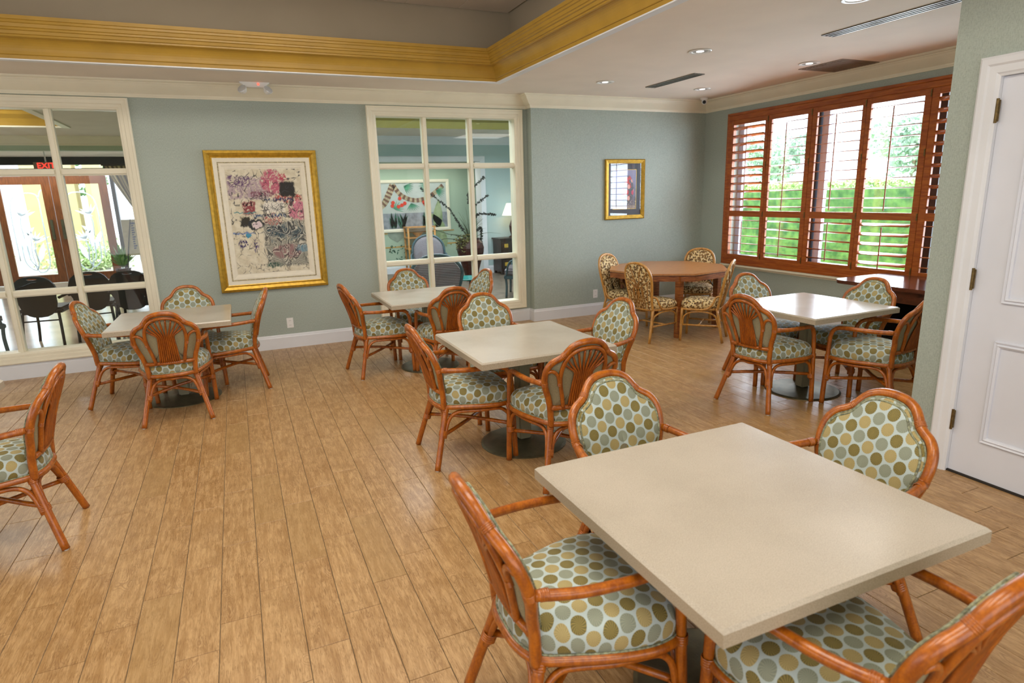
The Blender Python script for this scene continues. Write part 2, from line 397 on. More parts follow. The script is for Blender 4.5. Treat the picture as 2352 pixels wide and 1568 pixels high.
def tube_bm(bm, P, r, seg=8, closed=False, caps=True):
    n = len(P); R = r if callable(r) else (lambda t: r)
    T = []
    for i in range(n):
        a = P[(i-1) % n] if (closed or i > 0) else P[i]; b = P[(i+1) % n] if (closed or i < n-1) else P[i]
        T.append((b-a).normalized())
    up = Vector((0, 0, 1)) if abs(T[0].z) < .9 else Vector((0, 1, 0))
    nrm = (up-T[0]*up.dot(T[0])).normalized(); rings = []
    for i in range(n):
        nrm = (nrm-T[i]*nrm.dot(T[i])).normalized(); b = T[i].cross(nrm); rr = R(i/(n-1))
        rings.append([bm.verts.new(P[i]+(nrm*math.cos(a)+b*math.sin(a))*rr) for a in [2*math.pi*k/seg for k in range(seg)]])
    for i in range(n if closed else n-1):
        A, B = rings[i], rings[(i+1) % n]; off = 0
        if closed and i == n-1:
            off = min(range(seg), key=lambda s: (A[0].co-B[s].co).length)
        for k in range(seg): bm.faces.new((A[k], A[(k+1) % seg], B[(k+1+off) % seg], B[(k+off) % seg]))
    if caps and not closed: bm.faces.new(rings[0][::-1]); bm.faces.new(rings[-1])
def tube(name, pts, r, mat, parent=None, n=5, seg=8, closed=False, sm=True):
    bm = bmesh.new(); P = spline(pts, n, closed) if n else [Vector(p) for p in pts]
    tube_bm(bm, P, r, seg, closed); return link(name, tomesh(bm), mat, parent, smooth=sm)
def lathe(name, prof, mat, parent=None, seg=32, loc=(0, 0, 0)):
    v, f = [], []
    for (r, z) in prof:
        for k in range(seg): a = 2*math.pi*k/seg; v.append((r*math.cos(a), r*math.sin(a), z))
    for i in range(len(prof)-1):
        for k in range(seg): f.append((i*seg+k, i*seg+(k+1) % seg, (i+1)*seg+(k+1) % seg, (i+1)*seg+k))
    f.append(tuple(range(seg))[::-1]); f.append(tuple((len(prof)-1)*seg+k for k in range(seg)))
    return link(name, pyd(v, f), mat, parent, loc, smooth=False)
def copy_tree(o, parent=None):
    c = o.copy(); C.objects.link(c); c.parent = parent
    for ch in o.children: copy_tree(ch, c)
    return c
def rect_frame(name, a0, a1, b0, b1, prof, fn, mat, parent=None, open_bottom=False):
    """mitred frame: profile (outset u, depth d) swept round a rectangle; fn(a,b,d)->xyz"""
    v, f = [], []; n = len(prof)
    for (u, d) in prof:
        for (a, b) in ((a0-u, b0 if open_bottom else b0-u), (a0-u, b1+u), (a1+u, b1+u), (a1+u, b0 if open_bottom else b0-u)): v.append(fn(a, b, d))
    for i in range(n-1):
        for k in range(3 if open_bottom else 4): f.append((i*4+k, i*4+(k+1) % 4, (i+1)*4+(k+1) % 4, (i+1)*4+k))
    me = pyd(v, f); bm = bmesh.new(); bm.from_mesh(me); bmesh.ops.recalc_face_normals(bm, faces=bm.faces); bm.to_mesh(me); bm.free()
    return link(name, me, mat, parent)
def sweep(name, path, prof, mat, closed=False, parent=None):
    """moulding: path of (x,y) with the room on its left; profile (out from wall, z)"""
    n = len(path); v, f = [], []; P = [Vector(p) for p in path]
    for i in range(n):
        ds = []
        if closed or i > 0: ds.append((P[i]-P[(i-1) % n]).normalized())
        if closed or i < n-1: ds.append((P[(i+1) % n]-P[i]).normalized())
        ns = [Vector((-d.y, d.x)) for d in ds]
        if len(ns) == 2: nn = (ns[0]+ns[1]); nn = nn/ (1+ns[0].dot(ns[1]))
        else: nn = ns[0]
        for (o_, z) in prof: v.append((P[i].x+nn.x*o_, P[i].y+nn.y*o_, z))
    m = len(prof)
    for i in range(n if closed else n-1):
        for k in range(m-1): a = i*m+k; b = ((i+1) % n)*m+k; f.append((a, b, b+1, a+1))
    return link(name, pyd(v, f), mat, parent)
def holed(name, axis, p0, p1, a0, a1, z0, z1, holes, mat):
    """wall slab between p0 and p1 along its normal, with rectangular holes (a0,a1,z0,z1)"""
    A = sorted({a0, a1, *[h[0] for h in holes], *[h[1] for h in holes]}); Z = sorted({z0, z1, *[h[2] for h in holes], *[h[3] for h in holes]})
    bm = bmesh.new()
    for i in range(len(A)-1):
        for j in range(len(Z)-1):
            ca, cz = (A[i]+A[i+1])/2, (Z[j]+Z[j+1])/2
            if any(h[0] < ca < h[1] and h[2] < cz < h[3] for h in holes): continue
            if axis == 'y': bx(bm, A[i], A[i+1], p0, p1, Z[j], Z[j+1])
            else: bx(bm, p0, p1, A[i], A[i+1], Z[j], Z[j+1])
    bmesh.ops.remove_doubles(bm, verts=bm.verts, dist=1e-5)
    return struct(link(name, tomesh(bm), mat))

# ================================================================ ROOM SHELL
ZC, YB, YA, XW, XP, YP = 2.93, 7.65, 7.51, 6.45, 3.77, 2.376
XL, YR = -4.6, -2.6
W1 = (-3.37, -.96, .27, 2.655); W2 = (1.655, 3.445, .295, 2.655)
holed('wall_back', 'y', YB, YB+.16, XL-.2, 3.62, 0, 3.9, [W1, W2], 'wallpaper')
struct(box('wall_alcove', 3.62, XW+.2, YA, YA+.3, 0, 3.9, 'wallpaper'))
SH = (3.05, 6.95, .72, 2.62)
holed('wall_right', 'x', XW, XW+.18, YP-.1, YA, 0, 3.9, [(3.10, 6.94, .74, 2.62)], 'wallpaper')
DY0, DY1, DZ = 1.19, 2.12, 2.235
holed('wall_partition', 'x', XP, XP+.14, YR, YP, 0, ZC+.02, [(DY0, DY1, -.01, DZ)], 'wallpaper')
struct(box('wall_partition_end', XP+.14, XW, YP-.14, YP, 0, ZC+.02, 'wallpaper'))
struct(box('wall_left', XL-.16, XL, YR, YB, 0, 3.9, 'wallpaper'))
struct(box('wall_front', XL-.16, XP+.14, YR-.16, YR, 0, 3.9, 'wallpaper'))
# ceiling soffit around the tray opening
TX0, TX1, TY0, TY1 = -3.2, 2.845, -1.6, 6.765
bm = bmesh.new()
bx(bm, XL-.1, TX0, YR-.1, YB+.1, ZC, ZC+.1); bx(bm, TX1, XW+.1, YR-.1, YB+.1, ZC, ZC+.1)
bx(bm, TX0, TX1, YR-.1, TY0, ZC, ZC+.1); bx(bm, TX0, TX1, TY1, YB+.1, ZC, ZC+.1)
struct(link('ceiling', tomesh(bm), 'ceiling_paint'))
D = .31
bm = bmesh.new()
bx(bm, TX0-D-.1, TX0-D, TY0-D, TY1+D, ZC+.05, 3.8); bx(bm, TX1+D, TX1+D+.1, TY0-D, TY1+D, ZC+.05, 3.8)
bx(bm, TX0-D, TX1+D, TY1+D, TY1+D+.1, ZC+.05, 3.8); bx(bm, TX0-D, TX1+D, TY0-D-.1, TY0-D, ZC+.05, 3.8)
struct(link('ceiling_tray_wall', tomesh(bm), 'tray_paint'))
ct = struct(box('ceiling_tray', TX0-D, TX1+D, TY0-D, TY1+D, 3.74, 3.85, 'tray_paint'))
# lay-in ceiling tiles
tm = bmesh.new(); bx(tm, -.298, .298, -.298, .298, -.012, .0, .004); tme = tomesh(tm, 'tile')
first = None
nx = 0
for i in range(11):
    for j in range(14):
        x = TX1+D-.3-.02-i*.6; y = TY1+D-.3-.02-j*.6
        if x < TX0 or y < TY0: continue
        if j < 6:
            if first is None: first = link('ceiling_tile', tme, 'ceiling_paint', ct, (x, y, 3.735))
            else:
                o = first.copy(); C.objects.link(o); o.location = (x, y, 3.735)
for i, (fx, fy) in enumerate(((.2, 4.6), (.2, 1.8), (.2, -.8))):
    t = empty('ceiling_light_panel', (fx, fy, 3.70))  # unseen panel added to go with the tray fill lamp
    tag(t, ['lit ceiling light panel high in the recessed tray, the one nearest the painting wall', 'lit ceiling light panel in the middle of the recessed tray', 'lit ceiling light panel in the tray behind the camera'][i], 'light', 'light panels in the tray ceiling')
    box('panel_frame', -1.22, 1.22, -.62, .62, .0, .03, 'white_plastic', t); box('diffuser', -1.18, 1.18, -.58, .58, -.006, -.001, 'troffer_glow', t)

# gold cornice of the tray: projects inward as it rises
path = [(TX0, TY0), (TX1, TY0), (TX1, TY1), (TX0, TY1)]
struct(sweep('trim_1', path, [(-.085, ZC+.001), (-.080, ZC-.008), (-.0, ZC-.010), (.0, ZC+.03)], 'trim_white', True))
gp = [(.0, ZC+.0), (.004, ZC+.028), (.012, ZC+.030)]
for k in range(9):
    a = k/8*math.pi/2; gp.append((.016+.075*(1-math.cos(a)), ZC+.035+.115*math.sin(a)))
gp += [(.100, ZC+.155), (.100, ZC+.168), (.112, ZC+.172), (.118, ZC+.195), (.130, ZC+.20), (.130, ZC+.215), (.140, ZC+.22), (.145, ZC+.245), (.155, ZC+.25), (.155, ZC+.268), (.165, ZC+.272), (.168, ZC+.30), (.14, ZC+.305), (-.02, ZC+.30), (-.06, ZC+.1)]
struct(sweep('trim_2', path, gp, 'gold_paint', True))

# crown moulding along the walls
def crown(p, zb=2.775, zt=ZC):
    h = zt-zb; o = [(.0, zb), (.012, zb), (.016, zb+.012*h/.155), (.022, zb+.022*h/.155), (.022, zb+.032*h/.155)]
    for k in range(8):
        a = k/7*math.pi/2; o.append((.026+.085*math.sin(a)**1.0*(k/7), zb+.035*h/.155+(1-math.cos(a))*.085*h/.155))
    o += [(.118, zt-.030), (.122, zt-.022), (.138, zt-.018), (.150, zt-.008), (.150, zt)]
    return o
cp = [(XP, YR), (XP, YP), (XW, YP), (XW, YA), (3.62, YA), (3.62, YB), (XL, YB), (XL, YR)]
struct(sweep('trim_3', cp[2:7], crown(0), 'trim_cream'))
bp = [(.0, .165), (.006, .165), (.010, .155), (.012, .140), (.018, .132), (.018, .0), (0, 0)]
struct(sweep('baseboard_back', [(XW, YA), (3.62, YA), (3.62, YB), (XL, YB)], bp, 'trim_white'))
struct(sweep('baseboard_right', [(XW, YP), (XW, YA)], bp, 'trim_white'))

# floor: sub floor and staggered planks
fl = struct(box('floor', XL, XW, YR, YB, -.06, -.003, 'grout'))
PW, PL = .1583, .6435
bm = bmesh.new(); bx(bm, -PW/2+.0013, PW/2-.0013, -PL/2+.0013, PL/2-.0013, -.012, 0)
top = [e for e in bm.edges if all(v.co.z > -.001 for v in e.verts)]
bmesh.ops.bevel(bm, geom=top, offset=.0014, segments=1, affect='EDGES'); pme = tomesh(bm, 'plank')
cands = []
def vis(x, y):
    d = Vector((x, y, 0))-Vector((0, 0, camh)); z = d.dot(f_)
    if z < .3: return None
    px = 1176+1414.5*d.dot(r2)/z; py = 784-1414.5*d.dot(u2)/z
    return (px, py, z) if -120 < px < 2470 and -50 < py < 1750 else None
for i in range(-28, 42):
    xc = -.174+i*PW
    if xc-PW/2 < XL or xc+PW/2 > XW+.05: continue
    for j in range(-8, 16):
        yc = 2.536-PL/2+((i % 4)*PL/4)+j*PL
        if yc+PL/2 < YR or yc-PL/2 > YB: continue
        if xc > XP+.02 and yc < YP-.1: continue
        q = vis(xc, yc); cands.append(((0 if q and yc+PL/2 < YB and yc-PL/2 > YR else 1), (xc*xc+yc*yc), xc, yc))
cands.sort(); near = cands[:300]; rest = cands[300:]
fp = None
for (_, _, x, y) in near:
    if fp is None: fp = link('plank', pme, 'plank', fl, (x, y, 0))
    else: o = fp.copy(); C.objects.link(o); o.location = (x, y, 0)
vv, ff, rn = [], [], []
pv = [tuple(v.co) for v in pme.vertices]; pf = [tuple(p.vertices) for p in pme.polygons]
for (_, _, x, y) in rest:
    b = len(vv); k = random.random()
    y0, y1 = max(-PL/2, YR-y), min(PL/2, YB-y)
    vv += [(a+x, min(max(c, y0), y1)+y, d) for a, c, d in pv]; ff += [tuple(b+i for i in t) for t in pf]; rn += [k]*len(pf)
me = pyd(vv, ff, 'planks'); at = me.attributes.new('rnd', 'FLOAT', 'FACE'); at.data.foreach_set('value', rn)
stuff(link('planking', me, 'plank', fl))

# ---------------------------------------------------------------- interior windows in the back wall
def interior_window(name, W, xs, zs):
    x0, x1, z0, z1 = W
    root = struct(empty(name, ((x0+x1)/2, YB, 0))); ox = (x0+x1)/2
    fn = lambda a, b, d: (a-ox, -d, b)
    cas = [(-.004, -.16), (-.004, .004), (.0, .012), (.012, .016), (.02, .022), (.045, .022), (.052, .030), (.085, .032), (.092, .038), (.104, .038), (.110, .030), (.110, .0)]
    rect_frame('window_casing', x0, x1, z0, z1, cas, fn, 'trim_cream', root)
    def bar(a0, a1, b0, b1):
        bm = bmesh.new()
        vert = (b1-b0) > (a1-a0)
        bx(bm, a0-ox, a1-ox, .03, .10, b0, b1)
        if vert: bx(bm, a0-ox+.014, a1-ox-.014, .012, .118, b0, b1)
        else: bx(bm, a0-ox, a1-ox, .012, .118, b0+.014, b1-.014)
        link('muntin', tomesh(bm), 'trim_cream', root)
    cx = [x0+.03]+xs+[x1-.03]; cz = [z0+.0]+zs+[z1-.0]
    for x in xs: bar(x-.031, x+.031, z0, z1)
    for z in zs:
        e = [x0]+xs+[x1]
        for i in range(len(e)-1): bar(e[i]+(.031 if i else 0), e[i+1]-(.031 if i < len(e)-2 else 0), z-.033, z+.033)
    ex = [x0]+xs+[x1]; ez = [z0]+zs+[z1]
    for i in range(len(ex)-1):
        for j in range(len(ez)-1): box('glass_pane', ex[i]-ox+.01, ex[i+1]-ox-.01, .060, .066, ez[j]+.01, ez[j+1]-.01, 'glass', root)
    return root
interior_window('window_1', W1, [-2.765, -2.16, -1.557], [.865, 2.05])
interior_window('window_2', W2, [2.25, 2.845], [.905, 2.08])

# ---------------------------------------------------------------- door in the partition
dr = struct(empty('door_1', (XP, (DY0+DY1)/2, 0))); oy = (DY0+DY1)/2
fnD = lambda a, b, d: (-d, a-oy, b)
rect_frame('door_casing', DY0, DY1, 0, DZ, [(-.003, -.14), (-.003, .012), (.008, .016), (.016, .022), (.05, .024), (.06, .032), (.088, .034), (.100, .026), (.104, .0)], fnD, 'trim_white', dr, True)
box('door_slab', .012, .055, DY0-oy+.004, DY1-oy-.004, .012, DZ-.005, 'door_white', dr)
box('threshold_gap', .0, .1, DY0-oy, DY1-oy, .0, .010, 'dark_reveal', dr)  # dark strip stands in for the shade under the door
mp = [(-.03, .0), (-.028, .008), (-.018, .014), (-.010, .007), (.0, .012), (.004, .0)]
fnP = lambda a, b, d: (.012-d*1.3, a-oy, b)
for (z0, z1) in ((.24, .83), (1.05, 2.06)):
    rect_frame('panel_moulding', DY0+.16, DY1-.16, z0, z1, mp, fnP, 'door_white', dr)
for z in (.33, 1.165, 2.06):
    bm = bmesh.new(); bx(bm, -.010, .004, DY1-oy-.012, DY1-oy+.006, z-.055, z+.055, .002)
    tube_bm(bm, [Vector((-.012, DY1-oy-.004, z-.062)), Vector((-.012, DY1-oy-.004, z+.062))], .0075, 8)
    link('hinge', tomesh(bm), 'brass_dark', dr)
kb = lathe('door_knob', [(.012, 0), (.012, .03), (.027, .04), (.030, .055), (.02, .068), (.0, .07)], 'brass_dark', dr, 16, (.012, DY0-oy+.07, 1.0)); kb.rotation_euler = (0, -math.pi/2, 0)

# ---------------------------------------------------------------- shutters and window behind
wr = struct(empty('window_3', (XW, 5.0, 0)))
fnW = lambda a, b, d: (-d, a-5.0, b)
rect_frame('window_frame', 3.14, 6.95, .72, 2.635, [(-.03, -.03), (-.03, .03), (-.025, .036), (.03, .036), (.036, .045), (.062, .045), (.066, .040), (.066, -.0)], fnW, 'shutter_wood', wr)
box('window_sill', -.05, .0, -1.95, 2.03, .628, .652, 'trim_cream', wr)
box('window_apron', -.012, .0, -1.9, 2.0, .60, .63, 'trim_cream', wr)
for (a0, a1) in ((3.1, 3.16), (5.50, 5.59), (6.86, 6.94)):
    box('window_mullion', .12, .17, a0-5.0, a1-5.0, .74, 2.62, 'alu_blue', wr)
for (a0, a1) in ((3.16, 3.50), (5.60, 5.68), (4.13, 4.27)):
    box('window_stile', .09, .15, a0-5.0, a1-5.0, .74, 2.62, 'alu_dark', wr)
for z in (.74, 2.58): box('window_rail', .10, .17, -1.9, 1.94, z, z+.04, 'alu_dark', wr)
for (a0, a1) in ((3.50, 4.13), (4.27, 5.50), (5.68, 6.86)): box('glass_pane', .142, .148, a0-5.0, a1-5.0, .78, 2.58, 'glass', wr)

def shutter(y0, o0, o1, y1, tt, tb, label):
    """panel y0..y1; tilt angles (radians) of the upper and lower louvres"""
    r = empty('plantation_shutter', (XW, (y0+y1)/2, 0)); oy = (y0+y1)/2; h = (y1-y0)/2; a0, a1 = o0-oy, o1-oy; am = (a0+a1)/2; ah = (a1-a0)/2
    tag(r, label, 'shutter', 'wooden shutter panels of the right window')
    X0, X1 = -.030, .0
    for (q0, q1) in ((-h, a0), (a1, h)): box('stile', X0, X1, q0, q1, .690, 2.665, 'shutter_wood', r, .002)
    for (z0, z1, n) in ((.690, .795, 'bottom_rail'), (1.322, 1.400, 'middle_rail'), (2.545, 2.665, 'top_rail')):
        box(n, X0+.002, X1-.002, a0, a1, z0, z1, 'shutter_wood', r)
    for (za, zb, n, t) in ((1.400, 2.545, 11, tt), (.795, 1.322, 5, tb)):
        pitch_ = (zb-za)/n; v, f = [], []; ns = 10; hl = ah-.002
        prof = [(math.cos(2*math.pi*k/ns)*.042, math.sin(2*math.pi*k/ns)*.0055) for k in range(ns)]
        for s in (-1, 1):
            for (a, b) in prof: v.append((a, s*hl, b))
        for k in range(ns): f.append((k, (k+1) % ns, ns+(k+1) % ns, ns+k))
        f.append(tuple(range(ns))[::-1]); f.append(tuple(range(ns, 2*ns)))
        me = pyd(v, f, 'louver'); o0 = None
        for i in range(n):
            z = za+pitch_*(i+.5)
            if o0 is None: o0 = link('louver', me, 'louver_wood', r, (-.015, am, z), (0, t, 0), True)
            else: o = o0.copy(); C.objects.link(o); o.location = (-.015, am, z)
        x = -.015-.046*math.cos(t)
        dz = .046*math.sin(t)
        bm = bmesh.new(); bx(bm, x-.010, x+.000, am-.006, am+.006, za+.02+dz, zb-.06+dz, .002); link('tilt_rod', tomesh(bm), 'shutter_wood', r)
    for z in (.80, 1.36, 2.0, 2.56): box('hinge', X0-.004, X0, -h+.001, -h+.014, z-.035, z+.035, 'brass_dark', r)
TL = .42
shutter(6.291, 6.345, 6.905, 6.950, TL, .05, 'leftmost orange wooden shutter panel, its upper louvers tilted down')
shutter(5.617, 5.685, 6.235, 6.288, -.10, .26, 'orange wooden shutter panel second from the left, lower louvers slightly tilted')
shutter(4.917, 4.965, 5.545, 5.614, .02, .30, 'orange wooden shutter panel in the middle of the window, upper louvers flat open')
shutter(4.218, 4.288, 4.862, 4.914, .04, -.36, 'orange wooden shutter panel whose lower louvers tilt open and catch white daylight')
shutter(3.520, 3.570, 4.140, 4.215, TL, .05, 'orange wooden shutter panel beside the green partition edge, mostly hidden')

# ================================================================ dining chair
YK = [(.36, -.168), (.49, -.178), (.63, -.212), (.78, -.268), (.92, -.318)]
def yb(z):
    if z <= YK[0][0]: return YK[0][1]
    for (a, b), (c, d) in zip(YK, YK[1:]):
        if z <= c: return b+(d-b)*(z-a)/(c-a)
    return YK[-1][1]
def BP(x, z, off=0): return Vector((x, yb(z)-.55*(.045-x*x)+off, z))
half = [(.162, .375), (.166, .42), (.171, .48), (.186, .55), (.207, .61), (.221, .665), (.224, .715), (.214, .758), (.190, .790), (.158, .808), (.133, .826), (.116, .852), (.090, .880), (.050, .897), (0, .902)]
outline = half+[(-x, z) for x, z in half[-2::-1]]
OP = spline([(x, 0, z) for x, z in outline], 3)
binding_me = {}
def binding(parent, p, d, r, L, mat='rattan'):
    key = (round(r, 4), round(L, 4), mat)
    if key not in binding_me:
        v, f = [], []; prof = []; n = 4
        for i in range(n):
            z0 = -L/2+L*i/n; prof += [(r-.0018, z0+.0005), (r, z0+L/n*.3), (r, z0+L/n*.7), (r-.0018, z0+L/n-.0005)]
        sg = 10
        for (rr, z) in prof:
            for k in range(sg): a = 2*math.pi*k/sg; v.append((rr*math.cos(a), rr*math.sin(a), z))
        for i in range(len(prof)-1):
            for k in range(sg): f.append((i*sg+k, i*sg+(k+1) % sg, (i+1)*sg+(k+1) % sg, (i+1)*sg+k))
        me = pyd(v, f, 'binding'); me.materials.append(M[mat]); me.polygons.foreach_set('use_smooth', [True]*len(me.polygons)); binding_me[key] = me
    o = bpy.data.objects.new('binding', binding_me[key]); C.objects.link(o); o.parent = parent
    o.location = p; o.rotation_euler = Vector(d).to_track_quat('Z', 'Y').to_euler(); return o
def puff(loops, centre, uvs, cuv, name, mat, parent):
    """stack of equal-length closed loops capped with a centre point"""
    n = len(loops[0]); v = [p for l in loops for p in l]+[centre]; uv = [q for l in uvs for q in l]+[cuv]; f = []
    for i in range(len(loops)-1):
        for k in range(n): f.append((i*n+k, i*n+(k+1) % n, (i+1)*n+(k+1) % n, (i+1)*n+k))
    b = (len(loops)-1)*n
    for k in range(n): f.append((b+k, b+(k+1) % n, len(v)-1))
    return link(name, pyd([tuple(p) for p in v], f, name, uv), mat, parent, smooth=True)
def rect2(n): pass
def make_chair():
    t = empty('dining_chair', (0, 0, 0)); R = .0188
    rleg = lambda s, z: Vector((s*(.162+(.375-z)*.225), -.168-(.375-z)*.27, z)); fleg = lambda s, z: Vector((s*(.262-z*.02), .268-z*.03, z))
    for s in (-1, 1):
        lg = tube('leg', [rleg(s, z) for z in (.004, .12, .24, .385)], lambda q: .0196-.001*q, 'rattan', t, 3)
        lathe('foot_glide', [(.011, 0), (.012, .005)], 'white_plastic', lg, 10, tuple(rleg(s, 0)))
        lg = tube('leg', [fleg(s, z) for z in (.004, .12, .24, .40)], lambda q: .0192-.001*q, 'rattan', t, 3)
        lathe('foot_glide', [(.011, 0), (.012, .005)], 'white_plastic', lg, 10, tuple(fleg(s, 0)))
        tube('armrest', [fleg(s, .39), fleg(s, .50), (s*.252, .246, .565), (s*.252, .222, .612), (s*.254, .170, .634), (s*.262, .06, .640), (s*.255, -.08, .645), (s*.226, -.205, .652)], R-.0022, 'rattan', t, 5)
        for z in (.225,): binding(t, rleg(s, z)+Vector((-s*.008, .006, 0)), rleg(s, .3)-rleg(s, .2), .0275, .036); binding(t, fleg(s, z)+Vector((-s*.006, -.010, 0)), (0, 0, 1), .0275, .036)
        binding(t, rleg(s, .372), rleg(s, .38)-rleg(s, .3), .0215, .034); binding(t, fleg(s, .39), (0, 0, 1), .0215, .034)
        binding(t, BP(s*.219, .652), BP(s*.222, .69)-BP(s*.207, .61), .0208, .026); binding(t, (s*.231, -.180, .651), (-s*.1, -.6, .02), .0188, .026)
        binding(t, BP(s*.133, .828), BP(s*.116, .852)-BP(s*.158, .808), .0208, .024)
        binding(t, BP(s*.155, .492, -.004), (1, 0, 0), .0178, .022)
    tube('back_frame', [BP(x, z) for x, z in outline], R, 'rattan', t, 3, 9)
    tube('back_rail', [BP(x, .490, -.006) for x in (-.168, -.11, -.04, .04, .11, .168)], .0155, 'rattan', t, 3)
    ia = [(.100, .492), (.112, .56), (.134, .655), (.139, .725), (.128, .785), (.100, .832), (.055, .858), (0, .866)]
    tube('inner_arch', [BP(x, z, -.012) for x, z in ia+[(-x, z) for x, z in ia[-2::-1]]], .0128, 'rattan', t, 3)
    for s in (-1, 1):
        tube('side_arch', [BP(s*x, z, -.010) for x, z in ((.218, .728), (.195, .735), (.166, .718), (.148, .685), (.137, .640))], .0108, 'rattan', t, 3, 7)
        binding(t, BP(s*.136, .648, -.012), BP(s*.139, .70)-BP(s*.125, .60), .0145, .022)
    for i in range(10):
        q = (i-4.5); th = math.radians(168-i*156/9); tx, tz = .128*math.cos(th), .752+.098*math.sin(th)
        pts = [(q*.0148, .492), (q*.0136, .60), (q*.0122, .690), (q*.0125+tx*.04, .722), (tx*.62+q*.004, .722+(tz-.722)*.52), (tx, tz)]
        tube('reed', [BP(x, z, -.013) for x, z in pts], .0070, 'rattan_thin', t, 3, 6)
    # front pad of the back
    pad = [(x*.93, z if z > .5 else z) for x, z in [(p.x, p.z) for p in OP] if z > .465]
    pad = [(x, .46+(z-.46)*.972) for x, z in pad]; pad = pad[::-1]+[( .158-.0316*k, .462) for k in range(1, 10)][::-1]
    c0 = (0, .68)
    L, U = [], []
    for s_, off in ((1.0, -.004), (1.005, .010), (.985, .024), (.93, .034), (.80, .042), (.5, .050), (.25, .053)):
        L.append([BP(c0[0]+(x-c0[0])*s_, c0[1]+(z-c0[1])*s_, off) for x, z in pad]); U.append([(c0[0]+(x-c0[0])*s_, c0[1]+(z-c0[1])*s_) for x, z in pad])
    puff(L, BP(0, .68, .054), U, (0, .68), 'back_cushion', 'dot_fabric', t)
    bm = bmesh.new(); 
    for sc, off in ((.955, .0315), (1.0, .016)): tube_bm(bm, [BP(x*sc, .68+(z-.68)*sc, off) for x, z in pad], .0042, 6, True)
    link('welt', tomesh(bm), 'piping', t, smooth=True)
    L = []; U = []
    pan = [(x*.99, z) for x, z in pad]; pan = [(x, max(z, .488)) for x, z in pan]
    for s_, off in ((1.0, .0), (1.0, -.004), (.5, -.004)):
        L.append([BP(x*s_, .68+(z-.68)*s_, off) for x, z in pan]); U.append([(x, z) for x, z in pan])
    puff(L, BP(0, .68, -.004), U, (0, .68), 'back_panel', 'sage_linen', t)
    # seat
    sh = [(0, -.212), (.09, -.205), (.162, -.168), (.205, -.07), (.240, .03), (.262, .13), (.262, .20), (.240, .252), (.16, .282), (0, .295)]
    ring = sh+[(-x, y) for x, y in sh[-2:0:-1]]
    tube('seat_rail', [(x, y, .388) for x, y in ring], .0168, 'rattan', t, 3, 8, True)
    rp = [(p.x, p.y) for p in spline([(x, y, 0) for x, y in ring], 3, True)]
    L, U = [], []; cc = (0, .045)
    for s_, z, ex in ((.93, .392, .085), (.985, .404, .07), (1.0, .425, .05), (.992, .450, .028), (.955, .474, .0), (.88, .494, 0), (.75, .507, 0), (.5, .517, 0), (.25, .521, 0)):
        l, u = [], []
        for x, y in rp:
            dx, dy = x-cc[0], y-cc[1]; l.append(Vector((cc[0]+dx*s_, cc[1]+dy*s_, z+.018*(1-abs(x)/.26)*(y > .2)*0)))
            d = math.hypot(dx, dy); m = min(s_, .955)+ex/d; u.append((cc[0]+dx*m, cc[1]+dy*m))
        L.append(l); U.append(u)
    puff(L, Vector((0, .045, .522)), U, cc, 'seat_cushion', 'dot_fabric', t)
    bm = bmesh.new(); tube_bm(bm, [Vector((cc[0]+(x-cc[0])*.995, cc[1]+(y-cc[1])*.995, .404)) for x, y in rp], .0045, 6, True); link('welt', tomesh(bm), 'piping', t, smooth=True)
    def brace(A, B, bul):
        a = lambda z, k: A(z)+(B(z)-A(z)).normalized()*k; b = lambda z, k: B(z)+(A(z)-B(z)).normalized()*k
        mid = (A(.355)+B(.355))/2+Vector(bul)
        tube('brace', [a(.195, .020), a(.26, .022), a(.315, .034), a(.345, .066), a(.356, .11)+Vector(bul)*.5, mid, b(.356, .11)+Vector(bul)*.5, b(.345, .066), b(.315, .034), b(.26, .022), b(.195, .020)], .0120, 'rattan', t, 3, 7)
    for s in (-1, 1): brace(lambda z: rleg(s, z), lambda z: fleg(s, z), (s*.018, 0, 0))
    brace(lambda z: rleg(-1, z), lambda z: rleg(1, z), (0, -.02, 0)); brace(lambda z: fleg(-1, z), lambda z: fleg(1, z), (0, .015, 0))
    tube('cross_stretcher', [rleg(-1, .235), Vector((0, .03, .240)), fleg(1, .235)], .0130, 'rattan', t, 2)
    tube('cross_stretcher', [rleg(1, .212), Vector((0, .03, .217)), fleg(-1, .212)], .0130, 'rattan', t, 2)
    return t
proto = make_chair()
used = [False]
def place(first, flag, x, y, az, label, cat, group):
    """az: heading of the chair's front, degrees clockwise from +y"""
    o = first if not flag[0] else copy_tree(first); flag[0] = True
    o.location = (x, y, 0); o.rotation_euler = (0, 0, -math.radians(az)); tag(o, label, cat, group); return o
GR = 'rattan dining chairs with dotted upholstery'
